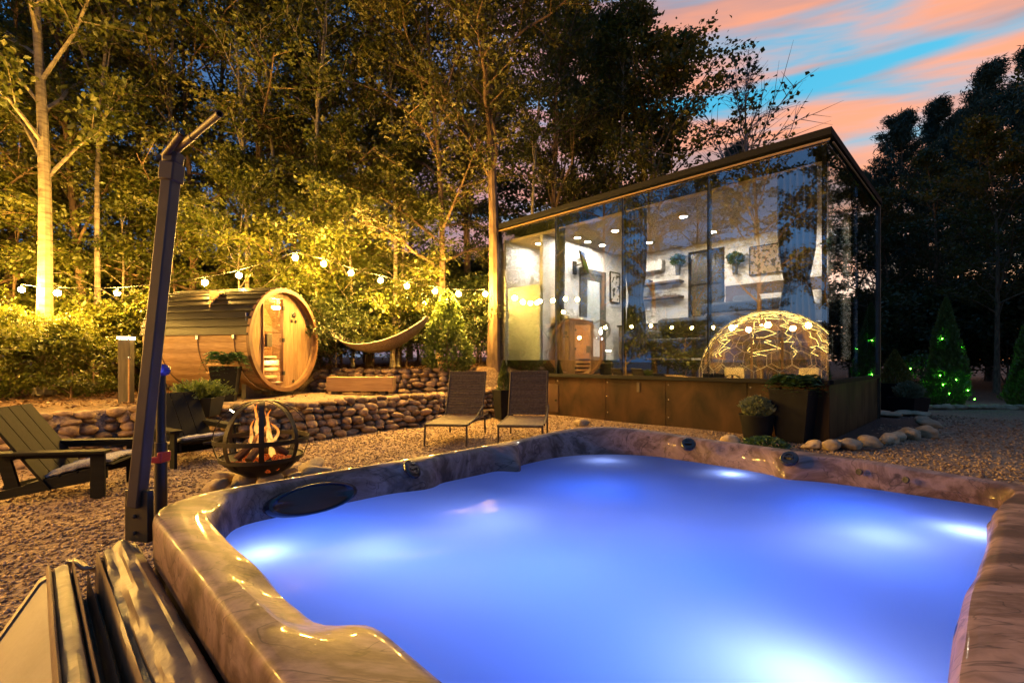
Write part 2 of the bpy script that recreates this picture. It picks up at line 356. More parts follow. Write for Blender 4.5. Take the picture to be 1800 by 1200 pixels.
def water():
    m = bpy.data.materials.new('bubbling_water'); m.use_nodes = True; t = m.node_tree; t.nodes.clear(); L = t.links.new
    tr = t.nodes.new('ShaderNodeBsdfTranslucent'); tr.inputs[0].default_value = (0.58, 0.72, 0.97, 1)
    df = t.nodes.new('ShaderNodeBsdfDiffuse'); df.inputs[0].default_value = (0.02, 0.04, 0.07, 1)
    gl = t.nodes.new('ShaderNodeBsdfGlossy'); gl.inputs['Roughness'].default_value = 0.22
    n = t.nodes.new('ShaderNodeTexNoise'); n.inputs['Scale'].default_value = 5; n.inputs['Detail'].default_value = 3
    c = t.nodes.new('ShaderNodeTexCoord'); L(c.outputs['Object'], n.inputs['Vector'])
    bp = t.nodes.new('ShaderNodeBump'); bp.inputs['Strength'].default_value = 0.25; bp.inputs['Distance'].default_value = 0.02
    L(n.outputs['Fac'], bp.inputs['Height']); L(bp.outputs[0], gl.inputs['Normal'])
    fr0 = t.nodes.new('ShaderNodeFresnel'); fr0.inputs[0].default_value = 1.33; L(bp.outputs[0], fr0.inputs['Normal'])
    fr = t.nodes.new('ShaderNodeMath'); fr.operation = 'MULTIPLY'; fr.inputs[1].default_value = 0.06; L(fr0.outputs[0], fr.inputs[0])   # churned surface: broken reflections
    m1 = t.nodes.new('ShaderNodeMixShader'); m1.inputs[0].default_value = 0.25; L(tr.outputs[0], m1.inputs[1]); L(df.outputs[0], m1.inputs[2])
    m2 = t.nodes.new('ShaderNodeMixShader'); L(fr.outputs[0], m2.inputs[0]); L(m1.outputs[0], m2.inputs[1]); L(gl.outputs[0], m2.inputs[2])
    o = t.nodes.new('ShaderNodeOutputMaterial'); L(m2.outputs[0], o.inputs[0])
    return m
M['water'] = water()
M['mirror_glass'] = glass('mirror_glass', (0.90, 0.92, 0.94), 0.25, (0.86, 0.94, 1.0))
M['clear_glass'] = glass('clear_glass', (0.95, 0.95, 0.93), 0.05)
M['dome_skin'] = glass('dome_skin', (0.93, 0.92, 0.88), 0.10, rough=0.08)

# ------------------------------------------------------------------ terrain
def pl(xs, ys): return lambda x: np.interp(x, xs, ys)
yA = pl([-30, -7, -6.2, -5.6, -5.2, -4.5, -3.73, -3.06, -2.08, -0.6, -0.2, 0.2, 1, 2.5, 6, 30], [2.0, 2.8, 4.2, 5.2, 6.2, 6.6, 6.78, 7.2, 8.38, 9.75, 10.2, 11.0, 13, 16, 24, 60])
yB = pl([-30, -6, -4.2, -2.4, -1.2, -0.4, 0, 0.4, 1.2, 2.7, 6, 30], [14, 12.5, 10.0, 9.55, 9.9, 10.25, 10.7, 11.4, 13.4, 16.4, 24.4, 60.4])
def sst(a, w): 
    t = np.clip(a / w, 0, 1); return t * t * (3 - 2 * t)
def ground_z(x, y):
    x = np.asarray(x, float); y = np.asarray(y, float)
    z = 0.56 * sst(y - yA(x) - 0.13, 0.34) + 0.46 * sst(y - yB(x) - 0.13, 0.4)
    z = z + 0.10 * sst(x + 0.65 * y - 5.4, 2.0) * (y > 0)
    far = np.clip(y - 12, 0, 60); z = z + 0.012 * far * (x < 4)
    return z + 0.012 * np.sin(x * 2.1 + 0.7 * y) * np.sin(y * 1.7 - x * 0.6)
def gz(x, y): return float(ground_z(x, y))

def ground_material():
    m = bpy.data.materials.new('ground'); t, b = nodes_of(m); L = t.links.new
    b.inputs['Roughness'].default_value = 0.9
    c = t.nodes.new('ShaderNodeTexCoord')
    v = t.nodes.new('ShaderNodeTexVoronoi'); v.inputs['Scale'].default_value = 42; L(c.outputs['Object'], v.inputs['Vector'])
    r = t.nodes.new('ShaderNodeValToRGB'); e = r.color_ramp.elements
    e[0].color = (0.12, 0.07, 0.042, 1); e[1].color = (0.40, 0.29, 0.19, 1); q = e.new(0.5); q.color = (0.23, 0.155, 0.10, 1)
    L(v.outputs['Color'], r.inputs[0])
    n = t.nodes.new('ShaderNodeTexNoise'); n.inputs['Scale'].default_value = 9; n.inputs['Detail'].default_value = 9; L(c.outputs['Object'], n.inputs['Vector'])
    r2 = t.nodes.new('ShaderNodeValToRGB'); e = r2.color_ramp.elements
    e[0].position = 0.35; e[0].color = (0.045, 0.025, 0.014, 1); e[1].position = 0.65; e[1].color = (0.17, 0.085, 0.035, 1)
    L(n.outputs['Fac'], r2.inputs[0])
    a = t.nodes.new('ShaderNodeAttribute'); a.attribute_name = 'tint'
    mx = t.nodes.new('ShaderNodeMix'); mx.data_type = 'RGBA'; L(a.outputs['Fac'], mx.inputs[0]); L(r.outputs[0], mx.inputs[6]); L(r2.outputs[0], mx.inputs[7])
    L(mx.outputs[2], b.inputs['Base Color'])
    bp = t.nodes.new('ShaderNodeBump'); bp.inputs['Strength'].default_value = 0.9; bp.inputs['Distance'].default_value = 0.012; bp.invert = True
    L(v.outputs['Distance'], bp.inputs['Height'])
    b2 = t.nodes.new('ShaderNodeBump'); b2.inputs['Strength'].default_value = 0.7; b2.inputs['Distance'].default_value = 0.03; L(n.outputs['Fac'], b2.inputs['Height']); L(bp.outputs[0], b2.inputs['Normal'])
    L(b2.outputs[0], b.inputs['Normal'])
    return m
xs = np.concatenate([[-400, -200, -100, -60, -40, -28, -20], np.arange(-15, 12.01, 0.14), [14, 18, 26, 40, 60, 100, 200, 400]])
ys = np.concatenate([[-300, -120, -50, -25, -14, -8], np.arange(-5, 17.01, 0.14), [19, 22, 26, 32, 40, 55, 80, 140, 300, 600]])
gx, gy = np.meshgrid(xs, ys); gzv = ground_z(gx, gy)
V = np.stack([gx.ravel(), gy.ravel(), gzv.ravel()], 1)
nx, ny = len(xs), len(ys)
I = np.arange(nx * ny).reshape(ny, nx)
Fq = np.stack([I[:-1, :-1].ravel(), I[:-1, 1:].ravel(), I[1:, 1:].ravel(), I[1:, :-1].ravel()], 1)
def woods(x, y):
    nn = 0.5 * np.sin(x * 1.3 + y * 0.7) + 0.4 * np.sin(2.9 * x - 1.9 * y)
    a = sst(y - yB(x) - 0.2, 0.5)
    b_ = sst(y - yA(x) - 0.5, 0.8) * sst(-x - 4.9 + 0.2 * nn, 0.7)
    c_ = sst(y + 0.3 * x - 15.5, 2.0)
    return np.clip(np.maximum(np.maximum(a, b_), c_) + 0.15 * nn * 0, 0, 1)
gm = np_mesh('ground', V, Fq, ground_material(), smooth=True, tint=woods(gx, gy).ravel())
tagp(link('ground', gm), kind='structure')

rng = np.random.default_rng(5)
# tub outline is needed to keep the gravel out of it
TUB_S, TUB_D0, TUB_D1 = (0.31, 3.46), -0.56, 2.42       # x+y and y-x limits of the tub
def in_tub(x, y): return (x + y > TUB_S[0] - 0.3) & (x + y < TUB_S[1] + 0.05) & (y - x > TUB_D0 - 0.05) & (y - x < TUB_D1 + 0.1)
def pebbles():
    n = 92000
    th = rng.uniform(R_(-57), R_(57), n); r = np.exp(rng.uniform(math.log(1.0), math.log(13), n))
    x = r * np.sin(th); y = r * np.cos(th)
    ok = (y < yA(x) + 0.1) & ~in_tub(x, y) & (x + y < 10.5) | ((x + y > 10.5) & (y - x < 1.9) & (y < yA(x)) & (y + 0.3 * x < 15.5))
    x, y = x[ok], y[ok]; r = r[ok]; n = len(x)
    base = np.array([[1, 0, 0], [0.2, 0.9, 0.1], [-0.9, 0.25, -0.1], [0.05, -0.95, 0.1], [0.1, 0, 0.62], [0, 0.1, -0.6]])
    tri = np.array([[0, 1, 4], [1, 2, 4], [2, 3, 4], [3, 0, 4], [1, 0, 5], [2, 1, 5], [3, 2, 5], [0, 3, 5]])
    s = rng.uniform(0.007, 0.016, n) * (1 + 0.07 * r)
    q = rng.uniform(0, 2 * math.pi, n); tl = rng.normal(0, 0.35, n)
    jit = rng.uniform(0.75, 1.25, (n, 6, 1)); b = base[None] * jit
    X = b[:, :, 0] * np.cos(q)[:, None] - b[:, :, 1] * np.sin(q)[:, None]; Y = b[:, :, 0] * np.sin(q)[:, None] + b[:, :, 1] * np.cos(q)[:, None]
    Z = b[:, :, 2] * 0.8 + X * tl[:, None]
    vv = np.stack([X * s[:, None] + x[:, None], Y * s[:, None] + y[:, None], Z * s[:, None] + (ground_z(x, y) + 0.35 * s)[:, None]], 2)
    ff = tri[None] + (np.arange(n) * 6)[:, None, None]
    m = leafmat('gravel_chip', (0.13, 0.075, 0.042), (0.44, 0.31, 0.20), trans=0.0, scale=1.0)
    me = np_mesh('gravel', vv.reshape(-1, 3), ff.reshape(-1, 3), m, smooth=True, tint=np.repeat(rng.uniform(0, 1, n), 6))
    tagp(link('gravel', me), 'loose brown gravel covering the yard around the hot tub', 'gravel', kind='stuff')
pebbles()

def leafcloud(C, D, size, rg, normal_tilt=0.5, wid=0.55, fold=0.12):
    """rhombic leaves: C centres, D pointing directions; returns verts, tris, tint"""
    n = len(C)
    D = D / (np.linalg.norm(D, axis=1, keepdims=True) + 1e-9)
    up = np.stack([rg.normal(0, normal_tilt, n), rg.normal(0, normal_tilt, n), np.ones(n)], 1)
    Sd = np.cross(D, up); Sd /= (np.linalg.norm(Sd, axis=1, keepdims=True) + 1e-9)
    N = np.cross(Sd, D)
    s = (size * rg.uniform(0.65, 1.3, n))[:, None]
    v0 = C - D * s * 0.5; v2 = C + D * s * 0.5
    v1 = C - D * s * 0.06 + Sd * s * wid * 0.5 + N * s * fold; v3 = C - D * s * 0.06 - Sd * s * wid * 0.5 + N * s * fold
    vv = np.stack([v0, v1, v2, v3], 1).reshape(-1, 3)
    k = (np.arange(n) * 4)[:, None]
    ff = np.concatenate([k + np.array([[0, 2, 1]]), k + np.array([[0, 3, 2]])], 0)
    return vv, ff, np.repeat(rg.uniform(0, 1, n), 4)

def litter():
    n = 14000
    x = rng.uniform(-12, 6, n); y = rng.uniform(6.5, 16, n)
    ok = (woods(x, y) > 0.3) | ((y > yA(x) + 0.35) & (rng.uniform(0, 1, n) < 0.25)); x, y = x[ok], y[ok]; n = len(x)
    C = np.stack([x, y, ground_z(x, y) + rng.uniform(0.005, 0.03, n)], 1)
    q = rng.uniform(0, 6.28, n); D = np.stack([np.cos(q), np.sin(q), rng.normal(0, 0.25, n)], 1)
    v, f, t = leafcloud(C, D, 0.07, rng, 0.35)
    tagp(link('leaf_litter', np_mesh('leaf_litter', v, f, M['litter'], tint=t)), 'brown fallen leaves strewn over the woodland floor', 'fallen leaves', kind='stuff')
litter()

# ------------------------------------------------------------------ stones
def stone_meshes(n, m, seed, flat=0.55, rough=0.16, sub=2):
    out = []
    for k in range(n):
        bm = bmesh.new(); bmesh.ops.create_icosphere(bm, subdivisions=sub, radius=0.5)
        o = Vector((k * 7.3 + seed, 2.1, 5.5))
        for v in bm.verts:
            d = 1 + rough * 2.2 * noise.noise(v.co * 1.8 + o) + rough * 0.8 * noise.noise(v.co * 4 + o)
            v.co = Vector((v.co.x * d, v.co.y * d * 0.8, v.co.z * d * flat))
        me = bpy.data.meshes.new('stone'); bm.to_mesh(me); bm.free()
        for p in me.polygons: p.use_smooth = True
        me.materials.append(m); out.append(me)
    return out
RIVER = stone_meshes(10, M['stone'], 1.0, 0.66, 0.12)
BOULD = stone_meshes(8, M['boulder'], 30.0, 0.62, 0.22, 3)
rs = random.Random(11)
def wall_stones(parent, fy, x0, x1, rows, w, hgt, zlow, lean, limit=300):
    pts = [(x, float(fy(x))) for x in np.linspace(x0, x1, 400)]
    L = [0]
    for a, b in zip(pts, pts[1:]): L.append(L[-1] + math.hypot(b[0] - a[0], b[1] - a[1]))
    cnt = 0
    for r in range(rows):
        s = rs.uniform(0, w)
        while s < L[-1] and cnt < limit:
            ww = w * rs.uniform(0.65, 1.45) * (1.15 if r == 0 else 1.0); s += ww * 0.5
            x = np.interp(s, L, [p[0] for p in pts]); x2 = np.interp(min(s + 0.05, L[-1]), L, [p[0] for p in pts]); x1_ = np.interp(s - 0.05, L, [p[0] for p in pts])
            y = np.interp(s, L, [p[1] for p in pts])
            ang = math.atan2(float(fy(x2) - fy(x1_)), x2 - x1_ + 1e-6)
            off = 0.02 + lean * r / rows + rs.uniform(-0.05, 0.05)
            nx_, ny_ = -math.sin(ang), math.cos(ang)
            h = hgt * rs.uniform(0.8, 1.4)
            zb = gz(x - nx_ * 0.22, y - ny_ * 0.22) + (r + 0.45) * hgt * 0.94
            o = link('stone', rs.choice(RIVER), parent, (x + nx_ * off, y + ny_ * off, zb + rs.uniform(-0.02, 0.02)),
                     (rs.uniform(-0.25, 0.25), rs.uniform(-0.2, 0.2), ang + rs.uniform(-0.3, 0.3) + rs.choice((0, math.pi))), (ww * 1.04, 0.22 * rs.uniform(0.9, 1.5), h * 1.62))
            s += ww * 0.5; cnt += 1
wA = thing('stone_wall', 'low wall of stacked rounded river stones between the gravel yard and the sauna terrace', 'stone wall')
wall_stones(wA, yA, -6.2, 0.05, 6, 0.185, 0.102, lambda x, y: gz(x, y - 0.15), 0.26)
wB = thing('stone_wall', 'upper wall of pale river stones behind the terrace path under the bushes', 'stone wall')
wall_stones(wB, yB, -4.3, 0.05, 5, 0.19, 0.102, lambda x, y: gz(x, y - 0.12), 0.3)

# ------------------------------------------------------------------ hot tub
tub = thing('hot_tub', 'brown marbled acrylic hot tub filled with glowing blue water', 'hot tub', (0.5, 1.55, 0))
TC = Vector((0.5, 1.55, 0)); ZR, ZW = 0.80, 0.69
def lines_poly():
    s0, s1 = TUB_S; d0, d1 = TUB_D0, TUB_D1
    cs = [((s0 - d1) / 2, (s0 + d1) / 2), ((s1 - d1) / 2, (s1 + d1) / 2), ((s1 - d0) / 2, (s1 + d0) / 2), ((s0 - d0) / 2, (s0 + d0) / 2)]
    out = []
    for i, c in enumerate(cs):                       # round the corners
        a = Vector(cs[i - 1]); b = Vector(c); d = Vector(cs[(i + 1) % 4]); r = (0.2, 0.55, 0.34, 0.3)[i]
        u = (a - b).normalized(); w = (d - b).normalized(); ctr = b + (u + w) * r
        for k in range(17):
            q = k / 16 * math.pi / 2; out.append(ctr - w * r * math.cos(q) - u * r * math.sin(q))
    return out
def ray_r(poly, ang):
    d = Vector((math.cos(ang), math.sin(ang))); best = 0
    n = len(poly)
    for i in range(n):
        a = Vector(poly[i][:2]) - TC.xy; b = Vector(poly[(i + 1) % n][:2]) - TC.xy; e = b - a
        den = d.x * e.y - d.y * e.x
        if abs(den) < 1e-9: continue
        t = (a.x * e.y - a.y * e.x) / den; u = (a.x * d.y - a.y * d.x) / den
        if t > 0 and -1e-6 <= u <= 1 + 1e-6: best = max(best, t)
    return best
OUT = lines_poly()
WPX = [(417, 920), (460, 910), (493, 903), (533, 896), (583, 885), (627, 868), (683, 860), (733, 857), (757, 845), (768, 822), (793, 808), (830, 801), (850, 806), (862, 818), (890, 821), (908, 811),
       (950, 793), (990, 787), (1050, 785), (1117, 788), (1150, 797), (1183, 807), (1250, 815), (1317, 827), (1383, 840), (1433, 846), (1505, 854), (1555, 860), (1605, 867), (1660, 874)]
back = [G(a, b, ZW).xy for a, b in WPX] + [Vector((1.70, 1.66))]
right = [Vector((1.66, 1.60)), Vector((1.40, 1.42)), Vector((1.27, 1.285))] + [G(a, b, 0.79).xy for a, b in ((1722, 945), (1712, 970), (1700, 992), (1704, 1004), (1688, 1011), (1675, 1035), (1665, 1098), (1656, 1156), (1650, 1200))] + [Vector((0.36, 0.40)), Vector((0.26, 0.30))]
leftp = [Vector((0.14, 0.42))] + [G(a, b, 0.79).xy for a, b in ((815, 1200), (760, 1155), (700, 1106), (665, 1080), (640, 1070), (600, 1072), (580, 1076), (572, 1062), (560, 1050), (500, 1010), (430, 960), (395, 925), (375, 906))]
INN = back + right + leftp
NA = 288
angs = [2 * math.pi * k / NA for k in range(NA)]
ro = np.array([ray_r(OUT, a) for a in angs]); rw = np.array([ray_r(INN, a) for a in angs])
rw = np.minimum(rw, ro - 0.085)
def bump_in(px, py, amt, wd):
    g = G(px, py, ZW) - TC; a = math.atan2(g.y, g.x); da = (np.array(angs) - a + math.pi) % (2 * math.pi) - math.pi
    return amt * np.exp(-np.clip(np.abs(da) / wd, 0, 9) ** 4)
rw = rw - bump_in(880, 818, 0.10, 0.05) - bump_in(728, 856, 0.045, 0.075) - bump_in(1385, 842, 0.03, 0.06)
def smooth(a, k):
    for _ in range(k): a = (np.roll(a, 1) + 2 * a + np.roll(a, -1)) / 4
    return a
rw = smooth(rw, 3)
rsm = smooth(rw, 10)
wr_ = smooth(np.array([1.0 if (math.cos(a) * r_ + TC.x) > 0.62 and (math.sin(a) * r_ + TC.y) < 1.35 else 0.0 for a, r_ in zip(angs, rw)]), 3)
rw = rw * (1 - wr_) + rsm * wr_
sm = smooth(rw, 40)
front_ = np.array([1.0 if (math.sin(a) * r_ + TC.y) < 1.25 else 0.0 for a, r_ in zip(angs, rw)]); front_ = smooth(front_, 4)
rl = np.minimum(np.where(front_ > 0.5, rw + 0.012, np.maximum(sm, rw + 0.012)), ro - 0.07)
scoop = np.zeros(NA); _g = G(545, 1045, 0.79) - TC; _a = math.atan2(_g.y, _g.x); scoop = 0.024 * np.exp(-np.clip(np.abs(((np.array(angs) - _a + math.pi) % (2 * math.pi)) - math.pi) / 0.13, 0, 9) ** 4)
cxv = TC.x + np.cos(angs) * ro; cyv = TC.y + np.sin(angs) * ro
zr = ZR + 0.03 * np.exp(-((cxv - 0.5) ** 2 + (cyv - 2.75) ** 2) / 0.15) - 0.03 * np.exp(-((cxv - 1.85) ** 2 + (cyv - 1.6) ** 2) / 0.2)
def shell(rings, name, m, close=False):
    v = []; f = []
    for r, z in rings:
        z = np.broadcast_to(z, r.shape)
        for k in range(NA): v.append((math.cos(angs[k]) * r[k], math.sin(angs[k]) * r[k], float(z[k])))
    for i in range(len(rings) - 1):
        for k in range(NA): f.append((i * NA + k, i * NA + (k + 1) % NA, (i + 1) * NA + (k + 1) % NA, (i + 1) * NA + k))
    if close: f.append(tuple((len(rings) - 1) * NA + k for k in range(NA)))
    return MB().add(v, f).build(name, m, tub, smooth=True)
mid = 0.5 * (rl + rw)
shell([(ro - 0.040, 0.672), (ro - 0.006, 0.674), (ro - 0.002, 0.682), (ro, zr - 0.022), (ro - 0.003, zr - 0.010), (ro - 0.009, zr - 0.003), (ro - 0.02, zr), (rl + 0.62 * (ro - rl), zr + 0.002), (rl + 0.48 * (ro - rl), zr - scoop * 0.6), (rl + 0.03, zr - 0.001 - scoop), (rl + 0.012, zr - 0.006 - scoop), (rl, zr - 0.022 - scoop), (mid, zr - 0.055 - 0.3 * scoop), (rw, ZW + 0.03), (rw, ZW - 0.05), (rw * 0.97, 0.42), (rw * 0.92, 0.36), (rw * 0.6, 0.34), (rw * 0.52, 0.12), (rw * 0.2, 0.10)], 'shell', M['marble'], close=True)
shell([(ro - 0.030, 0.0), (ro - 0.030, 0.673)], 'cabinet', mat('cabinet_panel', (0.10, 0.075, 0.05), 0.55, col2=(0.07, 0.05, 0.035), scale=3, stretch=(1, 1, 12), bump=0.1))
# water with a soft swell
wv = [(0, 0, ZW)]; wf = []
fr_ = np.linspace(0.06, 1, 16)
for q in fr_:
    for k in range(NA):
        r = (rw[k] + 0.004) * q; x = math.cos(angs[k]) * r; y = math.sin(angs[k]) * r
        wv.append((x, y, ZW + (0.010 * noise.noise(Vector((x * 3, y * 3, 0.3))) + 0.006 * noise.noise(Vector((x * 8, y * 8, 2.3)))) * (1 - q ** 6)))
for k in range(NA): wf.append((0, 1 + k, 1 + (k + 1) % NA))
for i in range(len(fr_) - 1):
    for k in range(NA): wf.append((1 + i * NA + k, 1 + i * NA + (k + 1) % NA, 1 + (i + 1) * NA + (k + 1) % NA, 1 + (i + 1) * NA + k))
MB().add(wv, wf).build('water', M['water'], tub, smooth=True)
BLUE = (0.0, 0.105, 0.70); PALE = (0.50, 0.57, 1.0)
def tl(px, py, w, dz=0.10, rad=0.03, pull=0.0, col=BLUE):
    g = G(px, py, ZW) - TC; g.z = ZW - dz; g.x *= 1 - pull; g.y *= 1 - pull
    lamp('underwater_light', tub, g, w, col, rad)
for px, py, w, dz in ((960, 1000, 5, 0.28), (700, 980, 3, 0.24), (1250, 1000, 4.2, 0.28), (1050, 860, 3.2, 0.22), (1500, 900, 3.8, 0.22), (1150, 1170, 3.5, 0.25), (560, 930, 2.4, 0.2), (1600, 1000, 1.5, 0.2)): tl(px, py, w, dz, 0.08)  # lamps without fittings, added mid-water to fill it with blue
for px, py, w, dz in ((800, 838, 0.40, 0.045), (1288, 832, 0.40, 0.04), (1718, 935, 0.75, 0.07), (445, 972, 0.75, 0.075), (1440, 1205, 1.1, 0.11), (860, 915, 0.95, 0.17), (640, 965, 0.8, 0.14), (1560, 940, 0.75, 0.12), (980, 1010, 1.1, 0.3), (1150, 930, 0.6, 0.28), (760, 1010, 0.7, 0.26), (1060, 808, 0.3, 0.08), (1340, 1190, 0.8, 0.16), (1480, 960, 0.8, 0.2)): tl(px, py, w * 1.2, dz, 0.03, 0.02, PALE)  # side lamps, plus mid-water ones added for the pale lobes of light
# fittings on the rim and wall
def dirpt(px, py, z): g = G(px, py, z) - TC; g.z = z; return g
def disc_part(name, px, py, z, r, t, tilt, m, ring=None):
    c = dirpt(px, py, z); inward = Vector((-c.x, -c.y, 0)).normalized()
    ax = (inward * math.sin(tilt) + Vector((0, 0, 1)) * math.cos(tilt)).normalized()
    Mx = Matrix.Translation(c) @ ax.to_track_quat('Z', 'Y').to_matrix().to_4x4()
    o = MB().lathe([(r * 0.6, -t), (r, -t), (r, t * 0.3), (r * 0.85, t), (r * 0.5, t * 1.1), (r * 0.45, t * 0.5), (0.002, t * 0.4)], 24, Mx).build(name, m, tub, smooth=True)
    return o, Mx
for px, py, z, r in ((725, 824, 0.775, 0.040), (1210, 780, 0.80, 0.034), (1387, 805, 0.785, 0.036)):
    o, Mx = disc_part('air_control_knob', px, py, z, r, 0.007, R_(48), M['black_plastic'])
    MB().box((0, 0, 0.008), (r * 1.1, r * 0.22, 0.008), None).build('grip', M['black_plastic'], o).matrix_local = Mx
for px, py, z in ((1010, 768, 0.77), (1064, 770, 0.77), (1510, 829, 0.755), (1592, 843, 0.75)):
    disc_part('speaker_port', px, py, z, 0.013, 0.003, R_(75), M['wire'])
def headrest(px, py, z, half, hgt):
    c = dirpt(px, py, z); inward = Vector((-c.x, -c.y, 0)).normalized(); side = Vector((-inward.y, inward.x, 0))
    # lies on the sloping back of the left inside wall
    nrm = Vector((0.707, -0.707, 0)) * 0.95 + Vector((0, 0, 1)) * 0.30; nrm.normalize(); side = Vector((0.707, 0.707, 0)); up = nrm.cross(side).normalized()
    if up.z < 0: up = -up
    v = []; n = 28
    for q, hh in ((1.0, -0.03), (1.0, -0.002), (0.95, 0.008), (0.88, 0.010), (0.80, 0.002), (0.4, 0.004), (0.02, 0.005)):
        for k in range(n):
            a = 2 * math.pi * k / n
            v.append(c + side * math.cos(a) * half * q + up * math.sin(a) * hgt * q + nrm * hh)
    f = [(i * n + k, i * n + (k + 1) % n, (i + 1) * n + (k + 1) % n, (i + 1) * n + k) for i in range(6) for k in range(n)] + [tuple(6 * n + k for k in range(n))]
    MB().add(v, f).build('headrest', M['pillow'], tub, smooth=True)
headrest(553, 876, 0.738, 0.155, 0.050)
jp = G(1656, 1112, 0.735) - Vector((TC.x, TC.y, 0)) - Vector((-0.8, 0.6, 0.0)) * 0.02
MB().lathe([(0.02, -0.03), (0.026, -0.006), (0.022, 0.002), (0.002, 0.003)], 20, Matrix.Translation(jp) @ Vector((-0.8, 0.6, 0.15)).to_track_quat('Z', 'Y').to_matrix().to_4x4()).build('jet', M['black_plastic'], tub, smooth=True)

# ------------------------------------------------------------------ folded tub cover standing against the left side
def cover():
    ax = Vector((0.70711, -0.70711, 0)); out = Vector((-0.70711, -0.70711, 0))      # along the tub side, away from it
    o = thing('tub_cover', 'folded brown vinyl spa cover standing against the side of the hot tub', 'spa cover', (-1.08, 1.30, 0))
    org = Vector((-1.04, 1.35, 0)) - Vector(o.location)
    L = 2.25
    def sweep(name, prof, m, a0, a1, wob=0.0, seed=0.0, ns=36):
        v = []; n = len(prof)
        for i in range(ns + 1):
            s = a0 + (a1 - a0) * i / ns
            for j, (p, z) in enumerate(prof):
                w1 = wob * noise.noise(Vector((s * 3.2 + seed, j * 0.55, 1.7))) + 0.3 * wob * noise.noise(Vector((s * 8 + seed, j * 0.8, 4.1)))
                q = org + ax * s + out * (p + w1 * 0.6) + Vector((0, 0, z + w1)); v.append(q)
        f = [(i * n + j, i * n + j + 1, (i + 1) * n + j + 1, (i + 1) * n + j) for i in range(ns) for j in range(n - 1)]
        f += [tuple(range(n)), tuple(ns * n + j for j in range(n - 1, -1, -1))]
        return MB().add(v, f).build(name, m, o, smooth=True)
    def arc(p0, p1, zb, zt, k=9, pw=0.5):
        c = (p0 + p1) / 2; h = (p1 - p0) / 2
        return [(p0, 0.02)] + [(c - h * math.cos(math.pi * i / k), zb + (zt - zb) * (math.sin(math.pi * i / k) ** pw)) for i in range(k + 1)] + [(p1, 0.02)]
    sweep('inner_panel', arc(0.004, 0.088, 0.63, 0.708, 16, 0.38), M['vinyl'], 0.02, L, 0.016, 1.0, 110)
    sweep('hinge_fold', arc(0.089, 0.100, 0.58, 0.694, 6), M['vinyl'], 0.0, L, 0.005, 4.0, 70)
    sweep('hinge_web', [(0.101, 0.02), (0.101, 0.605), (0.120, 0.59), (0.137, 0.605), (0.137, 0.02)], M['vinyl'], 0.05, L - 0.02, 0.004, 6.0)
    sweep('hinge_fold', arc(0.112, 0.120, 0.55, 0.662, 6), M['vinyl'], 0.06, L, 0.005, 9.0, 70)
    sweep('piping', arc(0.138, 0.147, 0.55, 0.692, 6), M['vinyl'], 0.03, L, 0.004, 12.0, 70)
    sweep('outer_panel', [(0.148, 0.02), (0.148, 0.668), (0.153, 0.682), (0.163, 0.686), (0.178, 0.682), (0.184, 0.672), (0.186, 0.64), (0.188, 0.05), (0.184, 0.02)], M['vinyl'], 0.03, L, 0.003, 15.0)
    sweep('lower_flap', [(0.189, 0.672), (0.202, 0.665), (0.60, 0.02), (0.55, 0.02), (0.192, 0.60)], M['vinyl_pale'], 0.075, L, 0.001, 18.0)
    sweep('bound_edge', [(0.190, 0.676), (0.206, 0.668), (0.605, 0.02), (0.55, 0.015), (0.192, 0.60)], M['vinyl'], 0.045, 0.074, 0.0, 18.0, 2)
    sweep('piping', arc(0.182, 0.195, 0.62, 0.692, 6), M['vinyl'], 0.03, L, 0.003, 21.0, 60)
    # loose end flap
    v = []
    for i in range(9):
        for j in range(5):
            s = -0.0 - 0.13 * j / 4; p = 0.05 + 0.14 * i / 8
            v.append(org + ax * (s + 0.02 * math.sin(i)) + out * p + Vector((0, 0, 0.665 - 0.05 * (j / 4) ** 1.5 + 0.018 * math.sin(i * 1.3 + j * 0.6))))
    f = [(i * 5 + j, i * 5 + j + 1, (i + 1) * 5 + j + 1, (i + 1) * 5 + j) for i in range(8) for j in range(4)]
    e = MB().add(v, f).build('end_flap', M['vinyl'], o, smooth=True); sd = e.modifiers.new('thick', 'SOLIDIFY'); sd.thickness = 0.006
cover()

